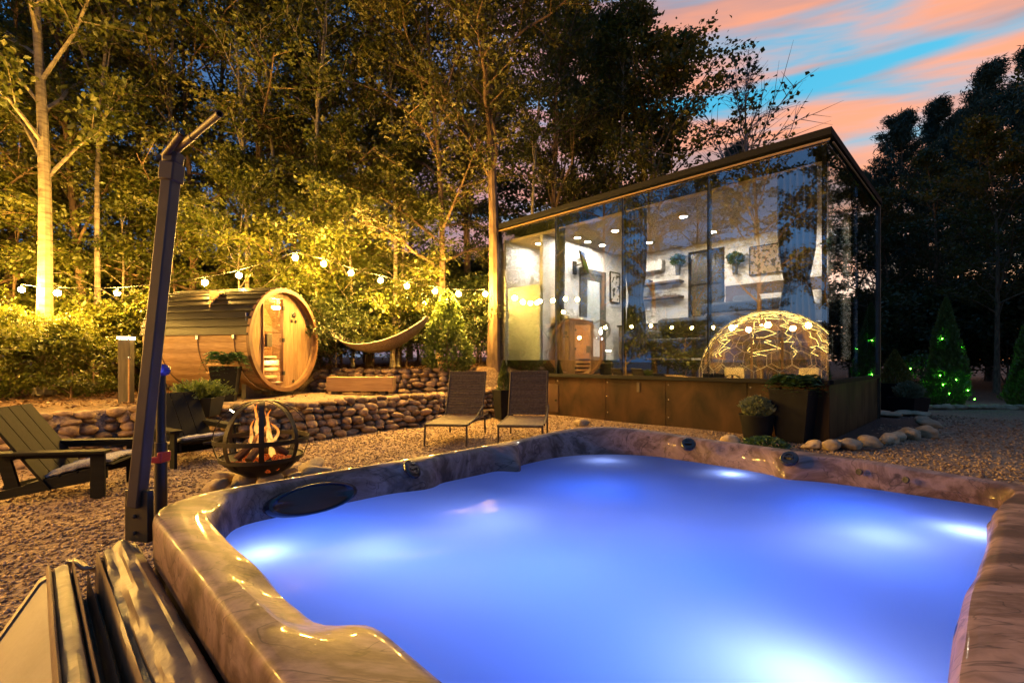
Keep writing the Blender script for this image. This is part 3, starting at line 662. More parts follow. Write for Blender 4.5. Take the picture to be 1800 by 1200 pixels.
# cover lifter: bracket plate, leaning arm, cross tubes
def lifter():
    b = G(243, 905, 0.80); b = Vector(((243 - 900) / F * 1.30, 1.30, 0.78))
    o = thing('cover_lifter', 'bronze steel cover lifter arm leaning up from the corner of the hot tub', 'cover lifter', (b.x, b.y, 0))
    L0 = Vector(o.location)
    p0 = P(243, 858, 1.31) - L0; p1 = P(303, 292, 1.30) - L0
    d = (p1 - p0).normalized()
    Mz = d.to_track_quat('Z', 'X').to_matrix().to_4x4()
    Mo = Mz.to_3x3()
    # flat plate screwed to the cabinet
    pl_ = P(245, 905, 1.315) - L0
    plm = Matrix.Rotation(R_(-14), 3, 'Z')
    MB().box(pl_, (0.082, 0.018, 0.14), plm).build('bracket_plate', M['black_metal'], o, bevel=0.003)
    for dz in (0.055, 0.0, -0.045):
        MB().lathe([(0.006, 0), (0.006, 0.004), (0.002, 0.005)], 10, Matrix.Translation(pl_ + Vector((-0.005, -0.010, dz))) @ Matrix.Rotation(R_(90), 4, 'X')).build('bolt', M['steel'] if dz > 0.05 else M['black_metal'], o)
    a = p0 - d * 0.05
    MB().box((a + p1) / 2, (0.034, 0.034, (p1 - a).length), Mo).build('arm', M['bronze'], o, bevel=0.004)
    MB().box(p1 - d * 0.018, (0.044, 0.042, 0.05), Mo).build('collar', M['bronze'], o, bevel=0.004)
    MB().box(p1 + d * 0.02, (0.040, 0.040, 0.036), Mo).build('knuckle', M['bronze'], o, bevel=0.008)
    q0 = P(297, 268, 1.29) - L0
    t0 = P(308, 266, 1.30) - L0; t1 = P(386, 200, 1.04) - L0; tm = t0.lerp(t1, 0.45)
    MB().tube([t0, tm], 0.0090, 16).build('cross_tube', M['bronze'], o, smooth=True)
    tube = MB()
    for rr in ((0.0072, 0.0055),):
        dirn = (t1 - tm).normalized(); Mt = Matrix.Translation(tm) @ dirn.to_track_quat('Z', 'Y').to_matrix().to_4x4(); ll = (t1 - tm).length
        tube.lathe([(rr[1], 0), (rr[0], 0), (rr[0], ll), (rr[1], ll), (rr[1], 0.01)], 16, Mt, closed=True)
    tube.build('inner_tube', M['bronze'], o, smooth=True)
    s0 = P(287, 276, 1.30) - L0; s1 = P(319, 235, 1.20) - L0
    MB().tube([s0, s1], 0.0078, 14).build('grip_tube', M['bronze'], o, smooth=True)
    MB().tube([s1, s1 + (s1 - s0) * 0.05], 0.006, 14).build('end_cap', M['black_plastic'], o, smooth=True)
    MB().tube([s0 - Vector((0.012, 0, 0.008)), p1 + d * 0.03], 0.012, 10).build('pivot', M['black_metal'], o, smooth=True)
    # gas strut and its fixing on the left of the arm
    g0 = P(266, 520, 1.325) - L0; g1 = P(281, 415, 1.325) - L0
    MB().tube([g0, g1], 0.006, 8).build('gas_strut', M['black_metal'], o, smooth=True)
    MB().tube([g1, g1 + Vector((0.03, -0.01, 0.004))], 0.005, 8).build('strut_pin', M['steel'], o, smooth=True)
    MB().tube([g0, g0 + Vector((0.03, -0.01, -0.006))], 0.005, 8).build('strut_pin', M['steel'], o, smooth=True)
lifter()
def railpost():
    b = P(283, 880, 1.45); L0 = Vector((b.x, b.y, 0))
    o = thing('hand_rail_post', 'black steel handrail post with blue knob and red band beside the hot tub', 'post', L0)
    MB().tube([(0, 0, 0), (0, 0, 0.955)], 0.0165, 16).build('lower_tube', M['black_metal'], o, smooth=True)
    MB().tube([(0.0, 0, 0.94), (0.0, 0, 1.16)], 0.0125, 16).build('upper_tube', M['black_metal'], o, smooth=True)
    MB().box((0.0, -0.004, 0.905), (0.036, 0.042, 0.018)).build('red_band', mat('red_plastic', (0.42, 0.02, 0.025), 0.4), o, bevel=0.003)
    MB().box((0.012, -0.004, 0.918), (0.014, 0.042, 0.02)).build('red_tab', bpy.data.materials['red_plastic'], o, bevel=0.003)
    kb = MB().lathe([(0.003, -0.018), (0.014, -0.014), (0.0185, -0.004), (0.0185, 0.004), (0.014, 0.014), (0.003, 0.018)], 18, Matrix.Translation((0.006, 0, 1.172)) @ Matrix.Rotation(R_(75), 4, 'X')).build('knob', mat('blue_knob', (0.05, 0.055, 0.30), 0.25), o, smooth=True)
    MB().box((-0.012, 0, 1.168), (0.028, 0.016, 0.016)).build('clamp', M['black_plastic'], o, bevel=0.003)
    lamp('knob_light', o, (0.012, -0.03, 1.172), 0.012, (0.2, 0.25, 1), 0.01)
railpost()

# ------------------------------------------------------------------ barrel sauna
def sauna():
    ang = R_(-12); Rr = 0.895; Lb = 2.1
    fx, fy, zc = -4.03, 8.6, 1.57
    o = thing('barrel_sauna', 'round cedar barrel sauna with dark metal roof and lit glass door', 'sauna', (fx, fy, 0), ang)
    # local: +X out of the door face, Y along the face to the far side, Z up
    n = 34; stave = MB()
    r0, r1 = Rr - 0.045, Rr; h = math.pi / n * 0.985
    def ringp(r, a): return (r * math.cos(a), r * math.sin(a))
    prof = [ringp(r1, -h), ringp(r1 + 0.004, -h * 0.5), ringp(r1 + 0.006, 0), ringp(r1 + 0.004, h * 0.5), ringp(r1, h), ringp(r0, h), ringp(r0, -h)]
    v = [Vector((-Lb, p[0], p[1])) for p in prof] + [Vector((0.0, p[0], p[1])) for p in prof]; k = len(prof)
    stave.add(v, [tuple(range(k)), tuple(range(2 * k - 1, k - 1, -1))] + [(i, (i + 1) % k, k + (i + 1) % k, k + i) for i in range(k)])
    sm = stave.mesh('stave', M['cedar'])
    for i in range(n): link('stave', sm, o, (0, 0, zc), (2 * math.pi * i / n, 0, 0))
    # metal roof: five sheets each side of the ridge, with standing ribs
    a0, a1, ns = R_(4), R_(176), 10
    for i in range(ns):
        b0 = a0 + (a1 - a0) * i / ns; b1 = a0 + (a1 - a0) * (i + 1) / ns
        m = MB(); kk = 6; v = []
        for x in (-Lb - 0.03, -0.012):
            for rr in (Rr + 0.012, Rr + 0.020):
                for j in range(kk + 1):
                    a = b0 + (b1 - b0) * j / kk; v.append(Vector((x, -rr * math.cos(a), rr * math.sin(a))))
        s_ = kk + 1; f = []
        for j in range(kk):
            f += [(j, j + 1, 2 * s_ + j + 1, 2 * s_ + j), (s_ + j, 3 * s_ + j, 3 * s_ + j + 1, s_ + j + 1)]
            f += [(j, s_ + j, s_ + j + 1, j + 1), (2 * s_ + j, 2 * s_ + j + 1, 3 * s_ + j + 1, 3 * s_ + j)]
        m.add(v, f); sh = m.build('roof_sheet', M['roof'], o, smooth=True, loc=(0, 0, zc))
        for bb in (b0, (b0 + b1) / 2):
            rr = Rr + 0.028; c = Vector((-Lb / 2 - 0.02, -rr * math.cos(bb), rr * math.sin(bb)))
            Mx = Matrix.Rotation(-(math.pi / 2 - bb) * -1, 3, 'X') if False else Matrix.Rotation(math.pi / 2 - bb, 3, 'X')
            MB().box(c, (Lb + 0.01, 0.034, 0.030), Mx).build('rib', M['roof'], sh, bevel=0.006)
    # door-end wall: upright boards clipped to the circle, door opening left free
    dy0, dy1, dz0, dz1 = -0.47, 0.005, 0.83 - zc, 2.29 - zc
    bw = 0.117; y = -Rr + 0.05; rr = Rr - 0.046; xw = -0.10
    def board(ya, yb, za, zb):                        # za/zb None = follow the circle
        def zc_(yy, s): return s * math.sqrt(max(rr * rr - yy * yy, 0.0004))
        ysn = [ya + (yb - ya) * j / 4 for j in range(5)]
        bot = [(yy, za if za is not None else zc_(yy, -1)) for yy in ysn]; top = [(yy, zb if zb is not None else zc_(yy, 1)) for yy in reversed(ysn)]
        poly = bot + top; kk = len(poly)
        v = [Vector((xw - 0.04, a, b)) for a, b in poly] + [Vector((xw, a, b)) for a, b in poly]
        MB().add(v, [tuple(range(kk - 1, -1, -1)), tuple(range(kk, 2 * kk))] + [(i, (i + 1) % kk, kk + (i + 1) % kk, kk + i) for i in range(kk)]).build('face_board', M['cedar_v'], o, loc=(0, 0, zc))
    cuts = sorted([-Rr + 0.05 + bw * i for i in range(16)] + [dy0 - 0.03, dy1 + 0.03])
    cuts = [c for c in cuts if c <= rr - 0.004] + [rr - 0.004]
    for ya, yb in zip(cuts, cuts[1:]):
        if yb - ya < 0.01: continue
        c = (ya + yb) / 2
        if dy0 - 0.03 < c < dy1 + 0.03:
            board(ya + 0.0015, yb - 0.0015, None, dz0 - 0.03); board(ya + 0.0015, yb - 0.0015, dz1 + 0.03, None)
        else: board(ya + 0.0015, yb - 0.0015, None, None)
    # hoop round the mouth
    m = MB(); v = []; nn = 72
    for x, r in ((-0.05, Rr + 0.022), (0.012, Rr + 0.022), (0.012, Rr - 0.05), (-0.05, Rr - 0.05)):
        for i in range(nn): a = 2 * math.pi * i / nn; v.append(Vector((x, r * math.cos(a), r * math.sin(a))))
    m.add(v, [(q * nn + i, q * nn + (i + 1) % nn, ((q + 1) % 4) * nn + (i + 1) % nn, ((q + 1) % 4) * nn + i) for q in range(4) for i in range(nn)])
    m.build('end_hoop', mat('hoop_wood', (0.20, 0.10, 0.045), 0.55, col2=(0.12, 0.06, 0.03), scale=6, bump=0.2), o, smooth=True, loc=(0, 0, zc))
    # straps
    for x in (-0.28, -0.98, -1.75):
        st = MB(); pts = [Vector((x, (Rr + 0.010) * math.cos(a), (Rr + 0.010) * math.sin(a))) for a in [math.pi + R_(178) * i / 40 + R_(1) for i in range(41)]]
        st.tube(pts, 0.013, 6, flat=0.35); so = st.build('strap', M['steel'], o, smooth=True, loc=(0, 0, zc))
        MB().box((x, -Rr - 0.022, 0.02), (0.05, 0.03, 0.09)).build('strap_bolt', M['steel'], so, bevel=0.006)
    # door
    xd = xw + 0.006
    dr = MB().box((xd, (dy0 + dy1) / 2, (dz0 + dz1) / 2), (0.010, dy1 - dy0 - 0.01, dz1 - dz0 - 0.01)).build('door', M['clear_glass'], o, loc=(0, 0, zc))
    for nm, c, d in (('door_frame', (xw - 0.01, dy0 - 0.016, (dz0 + dz1) / 2), (0.07, 0.028, dz1 - dz0 + 0.06)), ('door_frame', (xw - 0.01, dy1 + 0.016, (dz0 + dz1) / 2), (0.07, 0.028, dz1 - dz0 + 0.06)),
                     ('door_frame', (xw - 0.01, (dy0 + dy1) / 2, dz1 + 0.016), (0.068, dy1 - dy0 + 0.002, 0.028)), ('door_frame', (xw - 0.01, (dy0 + dy1) / 2, dz0 - 0.016), (0.068, dy1 - dy0 + 0.002, 0.028))):
        bx(nm, Vector(c) + Vector((0, 0, zc)), d, M['cedar_v'], o, bevel=0.003)
    for zz in (dz0 + 0.15, 0.0, dz1 - 0.15): bx('hinge', (xd + 0.02, dy1 + 0.01, zz + zc), (0.03, 0.05, 0.07), M['black_metal'], dr).location = (0, 0, -zc)
    bx('handle', (xd + 0.035, dy0 + 0.075, -0.02 + zc), (0.05, 0.13, 0.22), M['post_wood'], dr, bevel=0.006).location = (0, 0, -zc)
    # maker's plate (blue and white) and the vent cluster
    pl_ = MB().box((xw + 0.008, -0.80, 0.33), (0.010, 0.14, 0.15)).build('plate', mat('plate_blue', (0.02, 0.06, 0.34), 0.4), o, loc=(0, 0, zc))
    bx('plate_stripe', (xw + 0.0145, -0.80, 0.305), (0.004, 0.10, 0.028), mat('plate_white', (0.7, 0.75, 0.8), 0.4), pl_)
    MB().lathe([(0.035, 0), (0.035, 0.004), (0.001, 0.004)], 16, Matrix.Translation((xw + 0.0125, -0.80, 0.365)) @ Matrix.Rotation(R_(90), 4, 'Y')).build('plate_disc', bpy.data.materials['plate_white'], pl_)
    for yy, zz, r in ((0.32, 0.48, 0.055), (0.26, 0.36, 0.03), (0.37, 0.36, 0.03), (0.31, -0.75, 0.03)):
        MB().lathe([(r, 0), (r, 0.012), (r * 0.7, 0.016), (0.001, 0.016)], 16, Matrix.Translation((xw + 0.001, yy, zz)) @ Matrix.Rotation(R_(90), 4, 'Y')).build('vent_cap', M['black_plastic'], o, loc=(0, 0, zc))
    # inside: rear wall, benches lit from beneath
    MB().lathe([(Rr - 0.05, 0), (Rr - 0.05, 0.03)], 48, Matrix.Rotation(R_(90), 4, 'Y')).build('rear_wall', M['cedar_in'], o, loc=(-Lb + 0.1, 0, zc))
    for i in range(7): bx('wall_board', (-0.9, 0, zc - 0.22 + i * 0.16), (0.02, 1.5, 0.152), M['cedar_in'], o)
    for i in range(4): bx('bench_slat', (-0.72 + 0.0, -0.2, zc - 0.70 + i * 0.135), (0.40, 1.2, 0.03), M['cedar_in'], o)
    for i in range(3): bx('bench_front', (-0.50, -0.2, zc - 0.66 + i * 0.135), (0.02, 1.2, 0.055), M['cedar_in'], o)
    bx('cabin_light', (-0.45, 0.3, zc + 0.62), (0.1, 0.1, 0.05), emit('sauna_lamp', (1, 0.5, 0.12), 1000), o)
    lamp('bench_light', o, (-0.36, 0.25, zc - 0.40), 60, (1, 0.62, 0.22), 0.05)
    lamp('cabin_fill', o, (-0.45, -0.25, zc + 0.35), 30, (1, 0.55, 0.16), 0.05)  # extra lamp without a fitting, added to brighten the upper cabin
    # cradles
    for x in (-0.35, -1.05, -1.75):
        poly = [(-0.62, -1.04), (0.62, -1.04), (0.62, -0.76)] + [(0.98 * math.sin(a), -0.98 * math.cos(a)) for a in [R_(38) - R_(76) * i / 10 for i in range(11)]] + [(-0.62, -0.76)]
        v = [Vector((x - 0.04, a, b)) for a, b in poly] + [Vector((x + 0.04, a, b)) for a, b in poly]; kk = len(poly)
        MB().add(v, [tuple(range(kk - 1, -1, -1)), tuple(range(kk, 2 * kk))] + [(i, (i + 1) % kk, kk + (i + 1) % kk, kk + i) for i in range(kk)]).build('cradle', M['post_wood'], o, loc=(0, 0, zc))
sauna()

# ------------------------------------------------------------------ timber bench and hammock
def bench():
    d = 9.2; c = Vector(((636 - 900) / F * d, d, 0))
    z = gz(c.x, c.y)
    o = thing('timber_bench', 'thick pale timber bench on short legs in front of the upper stone wall', 'bench', (c.x, c.y, z), R_(2))
    w = 113 / F * d
    bx('seat_beam', (0, 0, 0.06 + 0.145), (w, 0.32, 0.27), M['timber'], o, bevel=0.008)
    for x in (-w / 2 + 0.14, w / 2 - 0.2): bx('leg', (x, 0, 0.02), (0.12, 0.24, 0.11), M['post_wood'], o)
bench()
def hammock():
    a = P(582, 578, 10.3); b = P(752, 556, 10.0)
    o = thing('hammock', 'woven rope hammock slung between bushes above the timber bench', 'hammock', ((a + b) / 2).to_tuple()[:2] + (1.0,))
    L0 = Vector(o.location)
    nu, nv = 34, 10; side = Vector((0.1, 0.95, 0)).normalized()
    def pt(u, w):
        c = a.lerp(b, u) - L0; sag = -0.62 * (4 * u * (1 - u)) ** 0.9 * (1 - 0.25 * (u > 2))
        wd = 0.62 * math.sin(math.pi * min(max(u, 0.02), 0.98)) ** 0.6
        return c + side * w * wd + Vector((0, 0, sag + 0.16 * w * w * math.sin(math.pi * u)))
    m = MB()
    for j in range(nv + 1):
        w = -1 + 2 * j / nv
        m.tube([pt(i / nu, w) for i in range(nu + 1)], 0.011 if j in (0, nv) else 0.009, 4, cap=False)
    m.build('length_cords', M['rope'], o, smooth=True)
    m = MB()
    for i in range(2, nu - 1):
        m.tube([pt((i + (0.5 if j % 2 else 0)) / nu, -1 + 2 * j / nv) for j in range(nv + 1)], 0.008, 4, cap=False)
        m.tube([pt((i + (0 if j % 2 else 0.5)) / nu, -1 + 2 * j / nv) for j in range(nv + 1)], 0.008, 4, cap=False)
    m.build('net_cords', M['rope'], o, smooth=True)
    v = [pt(i / nu, -1 + 2 * j / nv) - Vector((0, 0, 0.012)) for i in range(nu + 1) for j in range(nv + 1)]
    f = [(i * (nv + 1) + j, i * (nv + 1) + j + 1, (i + 1) * (nv + 1) + j + 1, (i + 1) * (nv + 1) + j) for i in range(nu) for j in range(nv)]
    MB().add(v, f).build('sling', mat('sling_cloth', (0.50, 0.43, 0.31), 0.95, col2=(0.25, 0.21, 0.15), scale=40), o, smooth=True)
    q = 0.86; MB().tube([pt(q, -1.05), pt(q, 1.05)], 0.018, 8).build('spreader_bar', M['post_wood'], o, smooth=True)
hammock()

# ------------------------------------------------------------------ Adirondack chairs
def adirondack(label, front, fwd_deg):
    """front = mid-point between the two front legs on the ground"""
    o = thing('adirondack_chair', label, 'chair', (front[0], front[1], gz(*front[:2])), R_(fwd_deg), 'Adirondack chairs round the fire pit')
    hw = 0.33
    for s in (-1, 1):
        bx('front_leg', (0.0, s * hw, 0.205), (0.105, 0.032, 0.41), M['char'], o, bevel=0.004)
        bx('arm', (-0.33, s * (hw + 0.0), 0.425), (0.80, 0.13, 0.026), M['char'], o, Matrix.Rotation(R_(1.5), 3, 'Y'), bevel=0.006)
        bx('arm_apron', (-0.33, s * (hw - 0.03), 0.395), (0.74, 0.022, 0.045), M['char'], o, Matrix.Rotation(R_(1.5), 3, 'Y'))
        poly = [(0.05, 0.275), (0.05, 0.175), (-0.92, 0.0), (-1.0, 0.0), (-1.0, 0.045), (-0.5, 0.16)]
        y = s * (hw - 0.045); v = [Vector((a, y - 0.014, b)) for a, b in poly] + [Vector((a, y + 0.014, b)) for a, b in poly]; k = len(poly)
        MB().add(v, [tuple(range(k)), tuple(range(2 * k - 1, k - 1, -1))] + [(i, (i + 1) % k, k + (i + 1) % k, k + i) for i in range(k)]).build('side_rail', M['char'], o, bevel=0.003)
        bx('rear_post', (-0.66, s * (hw - 0.075), 0.26), (0.09, 0.03, 0.34), M['char'], o, Matrix.Rotation(R_(-14), 3, 'Y'))
    for i in range(5):
        t = i / 4; bx('seat_slat', (0.03 - 0.50 * t, 0, 0.282 - 0.115 * t), (0.115, 2 * hw - 0.06, 0.02), M['char'], o, Matrix.Rotation(R_(-13), 3, 'Y'), bevel=0.003)
    for i in range(4):
        y = (i - 1.5) * 0.16; bx('back_slat', (-0.585, y, 0.45), (0.022, 0.155, 0.84), M['char'], o, Matrix.Rotation(R_(-34), 3, 'Y'), bevel=0.004)
    bx('back_rail', (-0.60, 0, 0.41), (0.03, 2 * hw - 0.02, 0.07), M['char'], o, Matrix.Rotation(R_(-34), 3, 'Y'))
    # fleece pad on the seat
    return o
def fleece(chair, label):
    a = chair.rotation_euler.z; l = chair.location
    c = Vector((-0.18, 0, 0.235)); w = Matrix.Rotation(a, 3, 'Z') @ c + l
    o = thing('fleece_pad', label, 'seat pad', w, a, 'fleece seat pads')
    v = []; nu, nv = 16, 16
    for i in range(nu + 1):
        for j in range(nv + 1):
            u, q = i / nu - 0.5, j / nv - 0.5
            e = (1 - (2 * abs(u)) ** 6) * (1 - (2 * abs(q)) ** 6)
            v.append((u * 0.46, q * 0.5, u * 0.46 * 0.23 + 0.018 + 0.03 * e + 0.016 * noise.noise(Vector((u * 9, q * 9, 1))) + 0.01 * noise.noise(Vector((u * 26, q * 26, 3)))))
    f = [(i * (nv + 1) + j, (i + 1) * (nv + 1) + j, (i + 1) * (nv + 1) + j + 1, i * (nv + 1) + j + 1) for i in range(nu) for j in range(nv)]
    p = MB().add(v, f).build('fleece', M['fur'], o, smooth=True); sd = p.modifiers.new('t', 'SOLIDIFY'); sd.thickness = 0.025
c1 = adirondack('charcoal Adirondack chair with fleece seat, farther from the sauna', (-3.70, 4.50), 17)
c2 = adirondack('charcoal Adirondack chair between the cover lifter arm and the fire pit', (-3.62, 5.66), -30)
fleece(c1, 'grey sheepskin pad on the Adirondack chair farther from the sauna')
fleece(c2, 'grey sheepskin pad on the Adirondack chair nearer the sauna')

# ------------------------------------------------------------------ fire pit
def firepit():
    c = Vector((-2.40, 4.62, 0)); R = 0.405; zc = 0.455; VS = 0.90
    o = thing('fire_pit', 'black steel globe fire pit of riveted bands with a burning fire', 'fire pit', (c.x, c.y, 0), R_(15))
    mt = mat('scorched_steel', (0.010, 0.008, 0.007), 0.55, 0.1, spec=0.3, col2=(0.02, 0.013, 0.009), scale=6, bump=0.2)
    bowl = [(0.02, zc - R * VS), (0.16, zc - R * 0.92 * VS), (0.265, zc - R * 0.76 * VS), (0.33, zc - R * 0.58 * VS), (0.355, zc - R * 0.47 * VS)]
    MB().lathe(bowl + [(r - 0.008, z + 0.004) for r, z in reversed(bowl)], 40, closed=True).build('bowl', mt, o, smooth=True)
    def strap(path, w, t, axis_out, name):
        v = []; n = len(path)
        for i, p in enumerate(path):
            tg = (path[min(i + 1, n - 1)] - path[max(i - 1, 0)]).normalized(); ou = axis_out(p); sd = tg.cross(ou).normalized()
            for a, b in ((-1, 0), (1, 0), (1, 1), (-1, 1)): v.append(p + sd * a * w / 2 + ou * b * t)
        f = [(i * 4 + k, i * 4 + (k + 1) % 4, i * 4 + 4 + (k + 1) % 4, i * 4 + 4 + k) for i in range(n - 1) for k in range(4)] + [(0, 1, 2, 3), tuple(4 * (n - 1) + k for k in (3, 2, 1, 0))]
        return MB().add(v, f).build(name, mt, o, smooth=False)
    ctr = Vector((0, 0, zc)); outw = lambda p: (p - ctr).normalized()
    for i in range(8):
        a = 2 * math.pi * i / 8 + 0.2
        path = [Vector((R * math.cos(a) * math.cos(e), R * math.sin(a) * math.cos(e), zc + VS * R * math.sin(e))) for e in [R_(-42 + 130 * k / 22) for k in range(23)]]
        strap(path, 0.044, 0.007, outw, 'rib_band')
    for ez, w in ((0.0, 0.042), (-28, 0.036)):
        e = R_(ez); rr = (R + 0.005) * math.cos(e); zz = zc + VS * R * math.sin(e)
        path = [Vector((rr * math.cos(2 * math.pi * k / 48), rr * math.sin(2 * math.pi * k / 48), zz)) for k in range(49)]
        strap(path, w, 0.006, lambda p: Vector((p.x, p.y, 0)).normalized(), 'ring_band')
    MB().lathe([(0.07, zc + VS * R * 0.985), (0.07, zc + VS * R * 1.01), (0.001, zc + VS * R * 1.012)], 20).build('top_cap', mt, o, smooth=True)
    hp = MB().tube([(R * 0.9 * math.cos(R_(200)), R * 0.9 * math.sin(R_(200)), zc), (R * 1.18 * math.cos(R_(200)), R * 1.18 * math.sin(R_(200)), zc)], 0.012, 8).build('poker_handle', mt, o, smooth=True)
    # logs and embers
    em = bpy.data.materials.new('ember'); t, b = nodes_of(em); L = t.links.new
    nz = t.nodes.new('ShaderNodeTexNoise'); nz.inputs['Scale'].default_value = 22; nz.inputs['Detail'].default_value = 6
    rp = t.nodes.new('ShaderNodeValToRGB'); rp.color_ramp.elements[0].position = 0.5; rp.color_ramp.elements[0].color = (0.003, 0.001, 0, 1); rp.color_ramp.elements[1].position = 0.72; rp.color_ramp.elements[1].color = (1, 0.12, 0.01, 1)
    L(nz.outputs['Fac'], rp.inputs[0]); L(rp.outputs[0], b.inputs['Emission Color']); b.inputs['Emission Strength'].default_value = 1.6
    b.inputs['Base Color'].default_value = (0.02, 0.013, 0.01, 1); b.inputs['Roughness'].default_value = 0.9
    rr = random.Random(3)
    cm = stone_meshes(4, em, 77.0, 0.7, 0.3)
    for i in range(46):
        a = rr.uniform(0, 6.28); q = 0.27 * math.sqrt(rr.random()); s = rr.uniform(0.05, 0.10)
        link('coal', rr.choice(cm), o, (q * math.cos(a), q * math.sin(a), zc - 0.24 + 0.09 * (1 - q / 0.27) + rr.uniform(-0.02, 0.02)), (rr.uniform(0, 6), rr.uniform(0, 6), rr.uniform(0, 6)), (s, s, s))
    lg = mat('charred_log', (0.03, 0.018, 0.012), 0.9, col2=(0.10, 0.045, 0.02), scale=8, bump=0.8)
    for a, tl_ in ((0.4, 0.5), (2.3, 0.45), (4.4, 0.55), (1.3, 0.2), (3.6, 0.75)):
        p0 = Vector((0.22 * math.cos(a), 0.22 * math.sin(a), zc - 0.17)); p1 = Vector((-0.05 * math.cos(a), -0.05 * math.sin(a), zc - 0.17 + 0.36 * tl_))
        MB().tube([p0, p0.lerp(p1, 0.5) + Vector((0.01, 0, 0)), p1], [0.035, 0.038, 0.028], 9).build('log', lg, o, smooth=True)
    # flames: twisted tongues
    fm = bpy.data.materials.new('flame'); fm.use_nodes = True; t = fm.node_tree; t.nodes.clear(); L = t.links.new
    tc_ = t.nodes.new('ShaderNodeTexCoord'); sp = t.nodes.new('ShaderNodeSeparateXYZ'); L(tc_.outputs['Generated'], sp.inputs[0])
    rp = t.nodes.new('ShaderNodeValToRGB'); e = rp.color_ramp.elements; e[0].color = (1, 0.40, 0.06, 1); e[1].color = (1, 0.20, 0.012, 1); e.new(0.4).color = (1, 0.48, 0.10, 1)
    L(sp.outputs[2], rp.inputs[0])
    lw = t.nodes.new('ShaderNodeLayerWeight'); lw.inputs[0].default_value = 0.45
    ems = t.nodes.new('ShaderNodeEmission'); ems.inputs[1].default_value = 1.35; L(rp.outputs[0], ems.inputs[0])
    tr = t.nodes.new('ShaderNodeBsdfTransparent'); mx = t.nodes.new('ShaderNodeMixShader')
    nz = t.nodes.new('ShaderNodeTexNoise'); nz.inputs['Scale'].default_value = 9; nz.inputs['Distortion'].default_value = 1.5; L(tc_.outputs['Object'], nz.inputs['Vector'])
    mr = t.nodes.new('ShaderNodeMapRange'); mr.inputs[1].default_value = 0.38; mr.inputs[2].default_value = 0.62; L(nz.outputs['Fac'], mr.inputs[0])
    mm = t.nodes.new('ShaderNodeMath'); mm.operation = 'MAXIMUM'; L(mr.outputs[0], mm.inputs[0]); L(lw.outputs['Facing'], mm.inputs[1])
    L(mm.outputs[0], mx.inputs[0]); L(ems.outputs[0], mx.inputs[1]); L(tr.outputs[0], mx.inputs[2])
    ou = t.nodes.new('ShaderNodeOutputMaterial'); L(mx.outputs[0], ou.inputs[0])
    fl = thing('fire', 'yellow flames rising from logs inside the globe fire pit', 'fire', (c.x, c.y, zc - 0.16))
    for i, (x, y, hh, w) in enumerate(((-0.055, 0, 0.50, 0.05), (0.06, 0.02, 0.44, 0.055), (0.0, -0.06, 0.27, 0.05), (-0.10, 0.05, 0.22, 0.04), (0.12, -0.03, 0.20, 0.035), (-0.17, -0.02, 0.12, 0.04), (0.03, 0.08, 0.36, 0.045), (-0.03, -0.02, 0.50, 0.03), (0.085, -0.01, 0.46, 0.03), (-0.08, -0.05, 0.34, 0.045), (0.02, -0.08, 0.2, 0.06), (0.10, 0.06, 0.30, 0.04), (-0.13, 0.03, 0.18, 0.05))):
        pts = []; rad = []
        for k in range(11):
            q = k / 10; pts.append(Vector((x * (1 - 0.25 * q) + 0.045 * noise.noise(Vector((q * 3.1, i * 2.7, 0))) * q * 2, y + 0.03 * math.sin(q * 5 + i), hh * q)))
            rad.append(max(0.002, w * (0.55 + 0.9 * q) * (1 - q) ** 0.8 * (1 + 0.35 * noise.noise(Vector((q * 6, i * 1.9, 3))))))
        MB().tube(pts, rad, 10, flat=0.55).build('flame', fm, fl, smooth=True)
    lamp('fire_glow', fl, (0, -0.05, 0.3), 9, (1, 0.42, 0.08), 0.1)
    # ring of stones
    rr = random.Random(8)
    for i, (px, py, s) in enumerate(((392, 843, 0.20), (430, 846, 0.26), (470, 848, 0.22), (497, 834, 0.20), (520, 822, 0.17), (542, 824, 0.24), (410, 828, 0.14), (560, 836, 0.25), (372, 858, 0.20), (449, 830, 0.18), (478, 822, 0.16), (520, 838, 0.16))):
        g = G(px, py, 0.05)
        st = link('hearth_stone', BOULD[i % len(BOULD)], None, (g.x, g.y + 0.05, s * 0.26), (rr.uniform(-0.2, 0.2), rr.uniform(-0.2, 0.2), rr.uniform(0, 6)), (s * 1.25, s * 1.15, s * 1.05))
        tagp(st, 'rounded tan stone in the ring under the globe fire pit', 'stone', 'hearth stones')
firepit()

